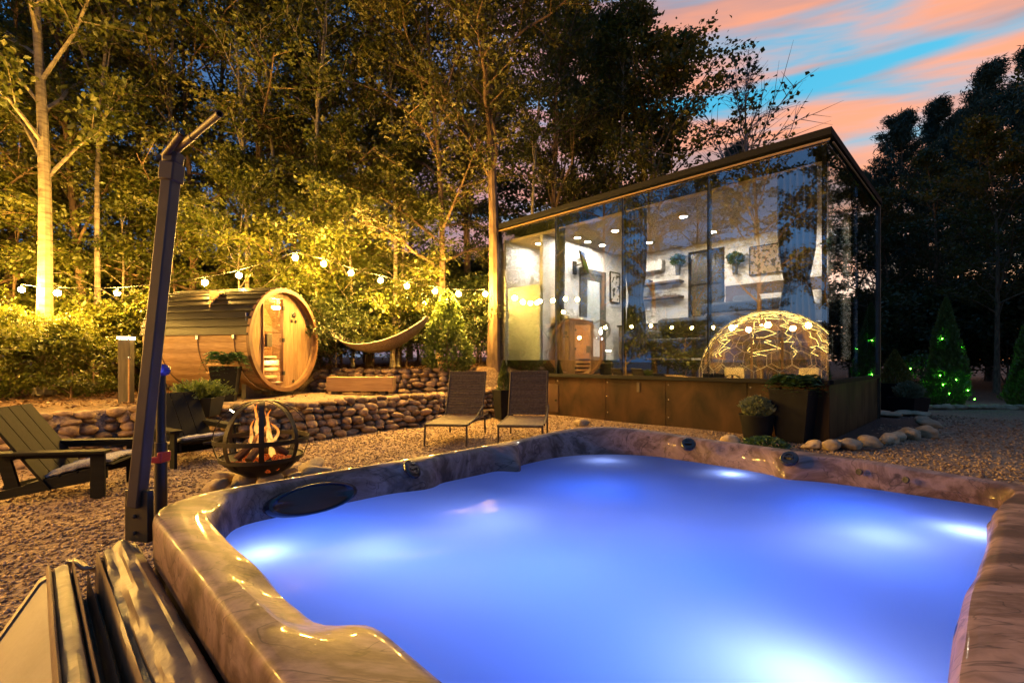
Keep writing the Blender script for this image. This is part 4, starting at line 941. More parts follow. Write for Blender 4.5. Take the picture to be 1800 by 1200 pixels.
# ------------------------------------------------------------------ wicker loungers
def lounger(label, foot, head):
    foot = Vector(foot); d = Vector(head) - foot; a = math.atan2(d.y, d.x)
    o = thing('lounge_chair', label, 'lounge chair', (foot.x, foot.y, gz(foot.x, foot.y)), a, 'wicker lounge chairs')
    hw = 0.30; zs = 0.315; hinge = 1.10
    def slat(name, p0, p1, n, m, thick=0.016):
        for i in range(n):
            t = (i + 0.5) / n; c = p0.lerp(p1, t); w = (p1 - p0).length / n * 0.9
            an = math.atan2(p1.z - p0.z, p1.x - p0.x)
            bx(name, c, (w, 2 * hw - 0.02, thick), m, o, Matrix.Rotation(-an, 3, 'Y'), bevel=0.004)
    slat('seat_strip', Vector((0, 0, zs)), Vector((hinge, 0, zs)), 22, M['wicker_seat'])
    an = R_(66); b0 = Vector((hinge, 0, zs)); b1 = b0 + Vector((math.cos(an) * 0.76, 0, math.sin(an) * 0.76))
    slat('back_strip', b0 + (b1 - b0) * 0.03, b1, 16, M['wicker'])
    for s in (-1, 1):
        y = s * hw
        MB().tube([(0, y, zs - 0.01), (hinge * 0.6, y, zs - 0.005), (hinge, y, zs)], 0.017, 8).build('side_rail', M['wicker'], o, smooth=True)
        MB().tube([b0 + Vector((0, y, 0)), b1 + Vector((0, y, 0))], 0.017, 8).build('back_rail', M['wicker'], o, smooth=True)
        MB().tube([(0.02, y, zs), (0.0, y, 0.16), (-0.015, y, 0.0)], 0.014, 8).build('leg', M['wicker'], o, smooth=True)
        MB().tube([(hinge + 0.22, y, zs - 0.02), (hinge + 0.26, y, 0.0)], 0.014, 8).build('leg', M['wicker'], o, smooth=True)
        MB().tube([(hinge, y, zs), (hinge + 0.5, y, zs - 0.02)], 0.014, 8).build('rear_rail', M['wicker'], o, smooth=True)
        if s < 0:
            MB().tube([(0.1, y - 0.02, zs), (hinge * 0.45, y - 0.03, zs + 0.04), (hinge * 0.8, y - 0.03, zs + 0.13), (hinge + 0.1, y - 0.02, zs + 0.17)], 0.014, 8).build('arm_rest', M['wicker'], o, smooth=True)
    MB().tube([(0, -hw, zs - 0.012), (0, hw, zs - 0.012)], 0.018, 8).build('foot_rail', M['wicker'], o, smooth=True)
    bx('head_rail', b1, (0.03, 2 * hw + 0.03, 0.03), M['wicker'], o, bevel=0.008)
lounger('brown wicker lounge chair with raised back, standing nearer the fire pit', (-0.93, 6.72), (-0.77, 7.9))
lounger('brown wicker lounge chair with raised back, beside the tall topiary planter', (0.11, 6.50), (0.245, 7.6))

# ------------------------------------------------------------------ the glass house
HC = Vector((4.19, 6.37, 0)); HL, HW_ = 6.36, 3.95
ZS, ZF, ZCEIL, ZG, ZT = 0.93, 1.20, 3.90, 4.15, 4.28
def hw2w(w, u, z): return Vector((HC.x + 0.70711 * (w - u), HC.y + 0.70711 * (w + u), z))
H = thing('glass_house', 'mirror glass cabin with dark roof edge on a rust brown steel base', 'house', HC, R_(45))
UB = [0.0, 1.60, 3.14, 4.69, HL]
# base of rusted sheets, recessed below the sill
def base_sheet(c, d): return bx('base_panel', c, d, M['rust'], H, bevel=0.003)
ub = [0.0, 1.05, 2.35, 3.55, 4.75, 5.55, HL]
for a, b in zip(ub, ub[1:]): base_sheet((0.10, (a + b) / 2, 0.44), (0.03, b - a - 0.006, 0.90))
for a, b in zip([0.12, 1.35, 2.6], [1.35, 2.6, HW_]): base_sheet(((a + b) / 2, 0.02, 0.44), (b - a - 0.006, 0.03, 0.90))
for u in ub[1:-1]:
    for z in (0.25, 0.55, 0.8): MB().lathe([(0.014, 0), (0.010, 0.008), (0.001, 0.01)], 10, Matrix.Translation((0.084, u - 0.05, z)) @ Matrix.Rotation(R_(-90), 4, 'Y')).build('rivet', M['steel'], H)
ad_ = bx('access_door', (0.076, 4.98, 0.44), (0.014, 0.62, 0.56), mat('rust_door', (0.075, 0.030, 0.016), 0.5, 0.0, col2=(0.035, 0.015, 0.009), scale=2, detail=8), H, bevel=0.004)
bx('latch', (0.062, 4.73, 0.40), (0.016, 0.05, 0.03), M['steel'], ad_)
bx('tap_plate', (0.076, 2.86, 0.74), (0.02, 0.06, 0.17), M['bronze'], H, bevel=0.004)
bx('rear_base', (HW_ - 0.08, HL / 2, 0.44), (0.04, HL - 0.1, 0.88), M['rust'], H); bx('end_base', (HW_ / 2, HL - 0.05, 0.44), (HW_ - 0.3, 0.04, 0.88), M['rust'], H)
# sill, floor, roof
bx('sill', (0.035, HL / 2, ZS - 0.02), (0.15, HL, 0.06), M['frame'], H); bx('sill', (HW_ / 2 + 0.055, 0.03, ZS - 0.02), (HW_ - 0.11, 0.14, 0.06), M['frame'], H)
bx('floor', (HW_ / 2 + 0.05, HL / 2, (ZS + ZF) / 2 - 0.01), (HW_ - 0.26, HL - 0.2, ZF - ZS - 0.02), M['floor_wood'], H)
bx('floor_edge', (0.164, HL / 2, (ZS + ZF) / 2 + 0.01), (0.026, HL - 0.25, ZF - ZS + 0.01), M['frame'], H); bx('floor_edge', (HW_ / 2 + 0.06, 0.09, (ZS + ZF) / 2 + 0.01), (HW_ - 0.4, 0.014, ZF - ZS + 0.01), M['frame'], H)
bx('roof', (HW_ / 2, HL / 2, (ZCEIL + ZT) / 2 + 0.11), (HW_ - 0.1, HL - 0.1, 0.16), M['frame'], H)
bx('ceiling', (HW_ / 2 + 0.1, HL / 2, ZCEIL + 0.03), (HW_ - 0.34, HL - 0.16, 0.06), M['ceil'], H)
for c, d in (((0.0, HL / 2, ZT - 0.055), (0.10, HL + 0.1, 0.10)), ((HW_ / 2, 0.0 - 0.0, ZT - 0.055), (HW_ - 0.1, 0.10, 0.10)), ((HW_, HL / 2, ZT - 0.05), (0.10, HL + 0.1, 0.13)), ((HW_ / 2, HL, ZT - 0.05), (HW_ - 0.1, 0.10, 0.13))):
    bx('fascia', c, d, M['frame'], H, bevel=0.004)
bx('drip_trim', (-0.035, HL / 2, ZG - 0.035), (0.025, HL + 0.06, 0.022), mat('brass_trim', (0.42, 0.27, 0.13), 0.35, 0.6), H)
bx('drip_trim', (HW_ / 2, -0.035, ZG - 0.035), (HW_ - 0.2, 0.02, 0.02), bpy.data.materials['brass_trim'], H)
# glass
gtop = ZG - 0.02; gbot = ZS + 0.01; gz_ = (gtop + gbot) / 2; gh = gtop - gbot
for a, b in zip(UB, UB[1:]):
    bx('pane', (0.006, (a + b) / 2, gz_), (0.012, b - a - 0.018, gh), M['mirror_glass'], H)
for a, b in zip([0.02, 1.95], [1.95, HW_ - 0.03]):
    bx('pane', ((a + b) / 2, 0.006, gz_), (b - a - 0.018, 0.012, gh), M['mirror_glass'], H)
for u in UB[1:-1]:
    bx('mullion', (0.05, u, gz_), (0.06, 0.05, gh), M['frame'], H)
bx('corner_post', (0.055, 0.055, gz_), (0.05, 0.05, gh), M['frame'], H)
bx('mullion', (1.95, 0.05, gz_), (0.05, 0.06, gh), M['frame'], H)
bx('corner_trim', (HW_ + 0.0, 0.0, (ZT + 0.1) / 2 - 0.05), (0.07, 0.07, ZT - 0.1), M['frame_brown'], H, bevel=0.004)
bx('corner_trim', (0.03, HL + 0.015, gz_), (0.07, 0.05, gh), M['frame'], H)
# walls: shiplap boards at the back and on the bathroom partition
UP_ = 5.24; XB = 3.50
bx('rear_wall', (HW_ - 0.20, HL / 2, (ZT + ZS) / 2 - 0.05), (0.36, HL - 0.12, ZT - ZS - 0.25), M['frame'], H)
nb = 13; bh = (ZCEIL - ZF) / nb
for i in range(nb):
    z = ZF + bh * (i + 0.5)
    segs = [(0.12, 2.72), (3.50, UP_)] if 2.22 < z < 3.70 else [(0.12, UP_)]
    for a, b in segs: bx('wall_board', (XB - 0.01, (a + b) / 2, z), (0.024, b - a, bh - 0.012), M['white_wall'], H)
bx('wall_backing', (XB + 0.03, HL / 2, (ZF + ZCEIL) / 2), (0.03, HL - 0.2, ZCEIL - ZF), M['white_wall'], H)
wn_ = bx('window', (XB - 0.002, 3.11, 2.97), (0.016, 0.76, 1.46), M['black_plastic'], H)
for c, d in (((XB - 0.02, 2.72, 2.97), (0.04, 0.05, 1.55)), ((XB - 0.02, 3.50, 2.97), (0.04, 0.05, 1.55)), ((XB - 0.02, 3.11, 3.72), (0.04, 0.83, 0.05)), ((XB - 0.02, 3.11, 2.22), (0.04, 0.83, 0.05)), ((XB - 0.02, 3.11, 2.97), (0.035, 0.72, 0.03))): bx('window_frame', c, d, M['frame'], wn_)
bx('partition', (XB / 2 + 0.1, UP_ + 0.05, (ZF + ZCEIL) / 2), (XB - 0.30, 0.08, ZCEIL - ZF), M['white_wall'], H)
bx('end_wall', (HW_ / 2, HL - 0.05, (ZF + ZCEIL) / 2 - 0.1), (HW_ - 0.3, 0.06, ZCEIL - ZF + 0.3), M['white_wall'], H)
bx('bathroom_screen', (0.16, 5.72, 2.02), (0.012, 0.95, 1.62), M['frost'], H)
bx('side_wall', (3.0, 0.14, (ZF + ZCEIL) / 2), (1.0, 0.05, ZCEIL - ZF), M['frame'], H)
# door in the partition
dd = bx('interior_door', (2.05, UP_ + 0.0, 2.24), (0.86, 0.03, 2.08), M['greydoor'], H)
bx('door_pane', (2.05, UP_ - 0.02, 2.20), (0.50, 0.02, 1.80), M['frost'], dd)
for c, d in (((1.58, UP_ - 0.01, 2.26), (0.09, 0.04, 2.12)), ((2.52, UP_ - 0.01, 2.26), (0.09, 0.04, 2.12)), ((2.05, UP_ - 0.01, 3.33), (1.04, 0.04, 0.09))): bx('door_casing', c, d, M['greydoor'], dd)
# downlights
for w, u in ((1.0, 4.9), (1.45, 4.95), (1.95, 4.9), (1.1, 4.0), (2.5, 4.0), (1.15, 2.55), (2.6, 2.6), (1.1, 0.72), (2.6, 0.8), (0.8, 5.85)):
    dl = MB().lathe([(0.085, 0.0), (0.085, -0.012), (0.065, -0.014)], 20, Matrix.Translation((w, u, ZCEIL)), closed=True).build('downlight', M['white_wall'], H)
    MB().lathe([(0.064, -0.008), (0.064, -0.012), (0.001, -0.012)], 20, Matrix.Translation((w, u, ZCEIL))).build('lamp_lens', M['down'], dl)

# things inside the house
def hthing(name, label, cat, w, u, z, rot=0.0, group=None): return thing(name, label, cat, hw2w(w, u, z), R_(45) + rot, group)
def curtain(label, w, u, z0, z1, width, along='u'):
    o = hthing('curtain', label, 'curtain', w, u, z0, 0 if along == 'u' else R_(-90), 'curtains in the house')
    v = []; n = 46; h = z1 - z0
    for j in range(8):
        q = j / 7; pinch = 1 - 0.35 * math.exp(-((q - 0.42) / 0.12) ** 2)
        for i in range(n):
            t = i / (n - 1) - 0.5; v.append((0.035 * math.sin(t * 2 * math.pi * 6) * (0.8 + 0.3 * q), t * width * pinch, h * q))
    f = [(j * n + i, j * n + i + 1, (j + 1) * n + i + 1, (j + 1) * n + i) for j in range(7) for i in range(n - 1)]
    p = MB().add(v, f).build('drape', M['curtain'], o, smooth=True); sd = p.modifiers.new('t', 'SOLIDIFY'); sd.thickness = 0.006
    tb = MB().tube([(-0.05, -width * 0.3, h * 0.42), (-0.05, width * 0.3, h * 0.42)], 0.012, 6).build('tie_band', M['cloth_dark'], o)
curtain('grey curtain tied back beside the television end of the cabin', 0.20, 4.70, ZF, ZCEIL, 0.16)
curtain('grey curtain tied back in front of the kitchen shelves', 0.20, 2.98, ZF, ZCEIL, 0.42)
curtain('grey curtain hanging at the bed beside the cabin corner', 0.20, 0.42, ZF, ZCEIL, 0.50)
curtain('grey curtain hanging in the end window behind the bed corner', 1.75, 0.22, ZF, ZCEIL, 0.55, 'w')
def tv():
    o = hthing('television', 'flat television tilted on a wall bracket showing a green landscape', 'television', 1.42, UP_ - 0.02, 3.42)
    Mr = Matrix.Rotation(R_(28), 3, 'Z') @ Matrix.Rotation(R_(-12), 3, 'X') @ Matrix.Rotation(R_(-8), 3, 'Y')
    bx('casing', Mr @ Vector((0, -0.16, 0)), (0.80, 0.04, 0.50), M['black_plastic'], o, Mr, bevel=0.006)
    m = bpy.data.materials.new('tv_picture'); m.use_nodes = True; t = m.node_tree; t.nodes.clear(); L = t.links.new
    c = t.nodes.new('ShaderNodeTexCoord'); sp = t.nodes.new('ShaderNodeSeparateXYZ'); L(c.outputs['Generated'], sp.inputs[0])
    nz = t.nodes.new('ShaderNodeTexNoise'); nz.inputs['Scale'].default_value = 4; L(c.outputs['Generated'], nz.inputs['Vector'])
    ad = t.nodes.new('ShaderNodeMath'); ad.operation = 'MULTIPLY_ADD'; ad.inputs[1].default_value = 0.35; L(nz.outputs['Fac'], ad.inputs[0]); L(sp.outputs[2], ad.inputs[2])
    r = t.nodes.new('ShaderNodeValToRGB'); e = r.color_ramp.elements; e[0].color = (0.20, 0.05, 0.03, 1); e[1].color = (0.5, 0.65, 0.9, 1)
    for p, q in ((0.35, (0.03, 0.10, 0.02, 1)), (0.62, (0.10, 0.22, 0.04, 1)), (0.8, (0.35, 0.16, 0.06, 1)), (0.92, (0.2, 0.4, 0.75, 1))): e.new(p).color = q
    L(ad.outputs[0], r.inputs[0]); em = t.nodes.new('ShaderNodeEmission'); em.inputs[1].default_value = 1.1; L(r.outputs[0], em.inputs[0])
    ou = t.nodes.new('ShaderNodeOutputMaterial'); L(em.outputs[0], ou.inputs[0])
    bx('screen', Mr @ Vector((0, -0.1825, 0)), (0.76, 0.004, 0.46), m, o, Mr)
    bx('bracket_plate', (-0.1, 0, -0.1), (0.12, 0.03, 0.3), M['black_metal'], o); MB().tube([(-0.1, 0, -0.05), (0, -0.13, 0)], 0.018, 8).build('bracket_arm', M['black_metal'], o)
tv()
def picture(label, w, u, z, ww, hh, plane='u', paper=(0.6, 0.58, 0.54), ink=(0.03, 0.03, 0.03), sc=9):
    o = hthing('framed_picture', label, 'picture', w, u, z, 0 if plane == 'u' else R_(90))
    # local X along the wall, facing -Y
    for c, d in (((0, 0, hh / 2), (ww, 0.03, 0.03)), ((0, 0, -hh / 2), (ww, 0.03, 0.03)), ((-ww / 2, 0, 0), (0.03, 0.028, hh)), ((ww / 2, 0, 0), (0.03, 0.028, hh))): bx('frame', c, d, M['black_metal'], o)
    m = mat('print_' + label[:14], paper, 0.7, col2=ink, scale=sc, detail=2, lo=0.54, hi=0.57)
    bx('print', (0, 0.004, 0), (ww - 0.02, 0.01, hh - 0.02), m, o)
picture('framed leaf print beside the grey interior door', 2.98, UP_ - 0.02, 3.05, 0.42, 0.75)
picture('wide framed leaf artwork on the shiplap wall above the bed', XB - 0.045, 1.72, 3.33, 0.86, 0.60, 'w', (0.36, 0.28, 0.2), (0.06, 0.045, 0.035), 14)
def shelves():
    o = hthing('kitchen_shelf', 'dark floating kitchen shelves with dishes and a microwave on the white wall', 'shelf', XB, 4.28, 2.72)
    for z in (0.0, 0.36): 
        bx('board', (-0.16, 0, z), (0.30, 1.3, 0.045), M['headboard'], o)
    bx('microwave', (-0.17, 0.35, 0.17), (0.28, 0.46, 0.24), M['steel'], o, bevel=0.01)
    for i in range(4): MB().lathe([(0.03, 0), (0.06, 0.05), (0.055, 0.05), (0.025, 0.006)], 14, Matrix.Translation((-0.16, -0.45 + i * 0.14, 0.026)), closed=True).build('bowl', M['cloth_white'], o)
    bx('blue_box', (-0.15, 0.30, 0.43), (0.2, 0.3, 0.09), mat('blue_tin', (0.05, 0.12, 0.28), 0.5), o)
    c = hthing('air_conditioner', 'white wall air conditioner above the kitchen shelves', 'air conditioner', XB - 0.02, 4.55, 3.52)
    bx('casing', (-0.11, 0, 0), (0.22, 0.9, 0.28), M['white_wall'], c, bevel=0.03); bx('louvre', (-0.2, 0, -0.13), (0.06, 0.8, 0.02), M['greydoor'], c)
    k = hthing('kitchen_counter', 'dark kitchen counter standing below the floating shelves', 'counter', XB, 4.25, ZF)
    bx('cabinet', (-0.32, 0, 0.42), (0.58, 1.6, 0.84), M['headboard'], k); bx('worktop', (-0.33, 0, 0.86), (0.64, 1.66, 0.04), M['frame'], k)
    for i in range(3): bx('cabinet_door', (-0.617, -0.53 + i * 0.53, 0.43), (0.016, 0.51, 0.78), M['headboard'], k)
    d = hthing('vanity', 'brown timber console under the television beside the door', 'console', 1.05, UP_ - 0.02, ZF)
    bx('body', (0, -0.2, 0.45), (0.9, 0.38, 0.9), M['headboard'], d); bx('top', (0, -0.2, 0.93), (0.98, 0.42, 0.05), M['white_wall'], d)
    for i in range(2): bx('drawer', (0, -0.396, 0.25 + 0.42 * i), (0.84, 0.014, 0.38), M['headboard'], d)
shelves()
def bed():
    o = hthing('bed', 'raised bed with white pillows and dark throw along the shiplap wall', 'bed', XB - 0.06, 1.55, ZF)
    bx('headboard', (0.0, 0, 1.48), (0.07, 2.2, 0.34), M['headboard'], o, bevel=0.01)
    bx('bed_base', (-1.0, 0, 0.42), (1.95, 1.6, 0.8), M['headboard'], o)
    bx('mattress', (-1.0, 0, 0.93), (1.92, 1.56, 0.24), M['cloth_white'], o, bevel=0.06)
    bx('throw', (-1.35, 0, 0.97), (1.24, 1.64, 0.22), M['cloth_dark'], o, bevel=0.05)
    for i, y in enumerate((-0.5, 0.12, 0.55)):
        bx('pillow', (-0.20 - 0.08 * i, y, 1.20), (0.16, 0.55, 0.36), (M['cloth_white'], M['cloth_white'], M['cloth_dark'])[i], o, Matrix.Rotation(R_(18), 3, 'Y'), bevel=0.06)
    s = hthing('sofa', 'dark grey sofa with rounded arms behind the cabin glass', 'sofa', 0.75, 2.35, ZF)
    bx('seat', (0, 0, 0.22), (0.8, 1.35, 0.34), M['cloth_dark'], s, bevel=0.06); bx('backrest', (0.34, 0, 0.55), (0.2, 1.35, 0.5), M['cloth_dark'], s, bevel=0.08)
    for y in (-0.62, 0.62): bx('arm', (0, y, 0.40), (0.8, 0.18, 0.34), M['cloth_dark'], s, bevel=0.07)
    ch = hthing('armchair', 'dark leather chair with a white throw in the cabin corner', 'armchair', 1.25, 0.62, ZF, R_(-30))
    bx('seat', (0, 0, 0.24), (0.6, 0.6, 0.3), M['cloth_dark'], ch, bevel=0.05); bx('backrest', (0.27, 0, 0.62), (0.14, 0.6, 0.62), M['cloth_dark'], ch, Matrix.Rotation(R_(10), 3, 'Y'), bevel=0.05)
    bx('throw', (-0.02, -0.28, 0.42), (0.22, 0.12, 0.4), M['cloth_white'], ch, Matrix.Rotation(R_(14), 3, 'X'), bevel=0.03)
    b = hthing('glass_globe_lamp', 'clear glass globe lamp on a table behind the cabin glass', 'lamp', 0.8, 4.15, ZF + 0.42)
    MB().lathe([(0.02, 0.0), (0.12, 0.03), (0.19, 0.12), (0.21, 0.22), (0.17, 0.34), (0.08, 0.41), (0.01, 0.425)], 24).build('globe', M['clear_glass'], b, smooth=True)
    MB().lathe([(0.1, -0.42), (0.02, -0.40), (0.02, 0.0), (0.05, 0.005)], 14).build('stem', M['black_metal'], b, smooth=True)
    MB().lathe([(0.005, 0.12), (0.03, 0.15), (0.03, 0.2), (0.005, 0.22)], 12).build('bulb', M['warm_white'], b, smooth=True)
bed()

# ------------------------------------------------------------------ plants
def cone_bush(rg, h, r, n, leaf, pw=0.8, round_=False, upright=True):
    q = rg.uniform(0, 1, n) ** 0.8; a = rg.uniform(0, 2 * math.pi, n)
    lob = 1 + 0.10 * np.sin(3 * a + 9 * q) + 0.08 * np.sin(7 * a - 15 * q) + rg.normal(0, 0.05, n)
    if round_: prof = np.sqrt(np.clip(1 - (2 * q - 0.9) ** 2, 0.02, 1))
    else: prof = np.clip((1 - q) ** pw * np.minimum(1, 0.55 + 4 * q), 0.015, 1)
    rr = r * prof * lob * np.sqrt(rg.uniform(0.45, 1.0, n))
    C = np.stack([rr * np.cos(a), rr * np.sin(a), q * h], 1)
    D = np.stack([np.cos(a) * 0.6 + rg.normal(0, 0.35, n), np.sin(a) * 0.6 + rg.normal(0, 0.35, n), (np.full(n, 1.0) if upright else rg.normal(0.2, 0.5, n))], 1)
    return leafcloud(C, D, leaf, rg, 1.2)
def add_plant(name, label, cat, loc, v_f_t, m, group=None, stem=None, rot=0.0, part='foliage'):
    o = thing(name, label, cat, loc, rot, group); v, f, t = v_f_t
    link(part, np_mesh(part, v, f, m, tint=t), o)
    if stem: MB().tube([(0, 0, -0.05), (0, 0, stem)], [0.03, 0.012], 7).build('stem', M['bark'], o)
    return o
def square_pot(name, label, loc, w0, w1, h, rot=0.0, group=None, m=None):
    o = thing(name, label, 'planter', loc, rot, group); mt = m or M['planter']
    m_ = MB(); v = []
    for w, z in ((w0, 0), (w1, h), (w1 * 0.9, h), (w1 * 0.88, h - 0.05)):
        for a, b in ((-1, -1), (1, -1), (1, 1), (-1, 1)): v.append((a * w / 2, b * w / 2, z))
    f = [(3, 2, 1, 0)] + [(i * 4 + k, i * 4 + (k + 1) % 4, i * 4 + 4 + (k + 1) % 4, i * 4 + 4 + k) for i in range(3) for k in range(4)]
    m_.add(v, f).build('pot', mt, o, bevel=0.006)
    bx('soil', (0, 0, h - 0.045), (w1 * 0.87, w1 * 0.87, 0.03), M['soil'], o)
    return o
def round_pot(name, label, loc, r0, r1, h, group=None):
    o = thing(name, label, 'planter', loc, 0, group)
    MB().lathe([(r0, 0), (r1, h), (r1 + 0.012, h), (r1 + 0.012, h + 0.02), (r1 - 0.015, h + 0.02), (r1 - 0.02, h - 0.05)], 28).build('pot', M['planter'], o, smooth=True)
    return o
def fern(rg, n, L, h, wid, droop=1.0):
    vs, fs, ts = [], [], []; off = 0
    for i in range(n):
        a = 2 * math.pi * i / n + rg.normal(0, 0.25); l = L * rg.uniform(0.7, 1.15); k = 16
        t = np.linspace(0.05, 1, k); hor = l * (t - 0.12 * t ** 3); zz = h * np.sin(np.pi * np.minimum(t * 0.75 + 0.05, 1)) * rg.uniform(0.7, 1.2) - droop * 0.5 * l * t ** 3
        spine = np.stack([hor * math.cos(a), hor * math.sin(a), zz], 1)
        side = np.array([-math.sin(a), math.cos(a), 0])
        for s in (-1, 1):
            ll = wid * np.sin(np.pi * np.clip(t * 0.92 + 0.08, 0, 1)) ** 0.7
            C = spine + side * s * (ll * 0.5)[:, None]
            D = np.tile(side * s, (k, 1)) + np.array([math.cos(a), math.sin(a), -0.25]) * 0.5
            v, f, tt = leafcloud(C, D, 1.0, rg, 0.25, 0.36); v = v.reshape(k, 4, 3); v = C[:, None] + (v - C[:, None]) * ll[:, None, None] * 1.05
            vs.append(v.reshape(-1, 3)); fs.append(f + off); ts.append(tt); off += 4 * k
    return np.concatenate(vs), np.concatenate(fs), np.concatenate(ts)
rg = np.random.default_rng(21)
def at_px(px, d): return ((px - 900) / F * d, d, 0.0)
# left: behind the fire pit
p = Vector(at_px(397, 7.6)); p.z = gz(p.x, p.y)
square_pot('tall_planter', 'tall dark square planter holding a drooping fern beside the barrel sauna', p, 0.26, 0.40, 0.55, R_(20))
add_plant('fern', 'drooping dark fern in the tall planter beside the barrel sauna', 'fern', p + Vector((0, 0, 0.53)), fern(rg, 22, 0.46, 0.24, 0.11, 1.4), M['fern_leaf'])
p = G(352, 722, 0.52); p = Vector((p.x, p.y, max(gz(p.x, p.y), 0.45)))
square_pot('square_planter', 'short dark planter with a feathery shrub above the stone wall', p, 0.36, 0.46, 0.26, R_(10))
def feathery(rg, n, r, h):
    vs, fs, ts = [], [], []; off = 0
    for i in range(n):
        a = rg.uniform(0, 6.28); e = rg.uniform(0.25, 1.3); l = r * rg.uniform(0.7, 1.15); k = 14
        d = np.array([math.cos(a) * math.cos(e), math.sin(a) * math.cos(e), math.sin(e) * h / r])
        t = np.linspace(0.1, 1, k)[:, None]; sp = d * l * t - np.array([0, 0, 1]) * 0.18 * l * t ** 2.5
        C = np.repeat(sp, 3, 0) + rg.normal(0, 0.022, (3 * k, 3)); D = np.tile(d, (3 * k, 1)) + rg.normal(0, 0.5, (3 * k, 3))
        v, f, tt = leafcloud(C, D, 0.06, rg, 0.8, 0.35); vs.append(v); fs.append(f + off); ts.append(tt); off += 12 * k
    return np.concatenate(vs), np.concatenate(fs), np.concatenate(ts)
add_plant('feathery_shrub', 'feathery green shrub spilling from the short planter above the stone wall', 'shrub', p + Vector((0, 0, 0.23)), feathery(rg, 70, 0.42, 0.34), M['cypress'])
# by the loungers
p = G(886, 736, 0.05)
square_pot('topiary_planter', 'narrow dark planter between the lounge chair and the stone wall', p, 0.26, 0.36, 0.58, R_(30))
add_plant('topiary_cone', 'small dark cone topiary in the narrow planter by the lounge chairs', 'topiary', p + Vector((0, 0, 0.53)), cone_bush(rg, 0.62, 0.17, 1700, 0.05), M['leaf_dark'], stem=0.3)
# in front of the house
p = Vector((2.92, 5.08, gz(2.92, 5.08)))
p = G(1396, 782, 0.08); p.y += 0.18; p.x = (1396 - 900) / F * p.y; p.z = gz(p.x, p.y)
square_pot('tall_planter', 'tall black tapered planter with a broad fern at the cabin corner', p, 0.34, 0.50, 0.72, R_(42))
add_plant('fern', 'broad green fern in the tall black planter at the cabin corner', 'fern', p + Vector((0, 0, 0.70)), fern(rg, 24, 0.42, 0.20, 0.13, 1.1), M['fern_leaf'])
p2 = G(1331, 778, 0.08); p2.y += 0.1; p2.x = (1331 - 900) / F * p2.y; p2.z = gz(p2.x, p2.y)
round_pot('round_planter', 'low round black pot with a grey green shrub against the rusty base', p2, 0.17, 0.22, 0.34)
add_plant('sage_shrub', 'rounded grey green shrub in the low pot against the rusty base', 'shrub', p2 + Vector((0, 0, 0.33)), cone_bush(rg, 0.28, 0.22, 1300, 0.05, round_=True), M['sage_leaf'])
p3 = G(1350, 792, 0.08); p3.y += 0.05; p3.z = gz(p3.x, p3.y)
add_plant('ground_plant', 'small spreading plant on the ground in front of the tall black planter', 'plant', p3, cone_bush(rg, 0.16, 0.26, 800, 0.055, round_=True, upright=False), M['fern_leaf'])
# right of the house
p = G(1573, 722, 0.12); p.z = gz(p.x, p.y)
square_pot('square_planter', 'tall dark planter with a golden cone shrub behind the cabin end', p, 0.44, 0.60, 0.62, R_(30))
add_plant('golden_conifer', 'golden cone shaped conifer in the dark planter behind the cabin end', 'conifer', p + Vector((0, 0, 0.58)), cone_bush(rg, 0.75, 0.33, 2600, 0.06), M['gold_leaf'], stem=0.3)
p = G(1597, 724, 0.12); p.z = gz(p.x, p.y); p.y -= 0.35; p.x = (1597 - 900) / F * p.y
square_pot('square_planter', 'low dark planter with a pale rounded shrub beside the mulch bed', p, 0.42, 0.52, 0.36, R_(20))
add_plant('pale_shrub', 'pale rounded shrub in the low planter beside the mulch bed', 'shrub', p + Vector((0, 0, 0.32)), cone_bush(rg, 0.36, 0.24, 1300, 0.06, round_=True), M['sage_leaf'])
def arbor(px, py, h, r, label, dots):
    p = G(px, py, 0.12); p.z = gz(p.x, p.y)
    o = add_plant('arborvitae', label, 'arborvitae', p, cone_bush(rg, h, r, 9000, 0.085, 0.75), M['cypress'], 'arborvitae hedge', stem=h * 0.6)
    for i in range(dots):
        q = rg.uniform(0.03, 0.75); a = rg.uniform(-2.6, -0.4); rr = r * (1 - q) ** 0.75 * 1.05
        MB().lathe([(0.001, -0.012), (0.012, 0), (0.001, 0.012)], 6, Matrix.Translation((rr * math.cos(a), rr * math.sin(a), q * h))).build('led', M['laser_dot_glow'], o)  # bead in place of a laser dot on the leaves
arbor(1663, 712, 2.62, 0.52, 'tall cone arborvitae with green lights beside the golden conifer', 8)
arbor(1812, 716, 2.2, 0.5, 'arborvitae cut by the edge beyond the gravel', 3)
o = add_plant('lit_bush', 'dark loose bush dotted with green lights behind the golden conifer', 'bush', Vector((10.7, 12.6, gz(10.7, 12.6))), cone_bush(rg, 1.35, 0.75, 3000, 0.08, round_=True, upright=False), M['leaf_dark'])
for i in range(16):
    a = rg.uniform(-2.8, -0.5); q = rg.uniform(0.2, 1.15); rr = 0.66 * math.sqrt(max(0.1, 1 - (2 * q / 1.35 - 0.9) ** 2))
    MB().lathe([(0.001, -0.014), (0.014, 0), (0.001, 0.014)], 6, Matrix.Translation((rr * math.cos(a), rr * math.sin(a), q))).build('led', M['laser_dot_glow'], o)  # laser dots again, made as glowing beads
# lit bush by the hammock end
p = P(786, 640, 10.35); p.z = gz(p.x, p.y) - 0.05
add_plant('cedar_bush', 'bright green cone bush at the end of the hammock', 'bush', p, cone_bush(rg, 1.75, 0.62, 7000, 0.085, 0.6, upright=False), M['cypress'], stem=1.2)
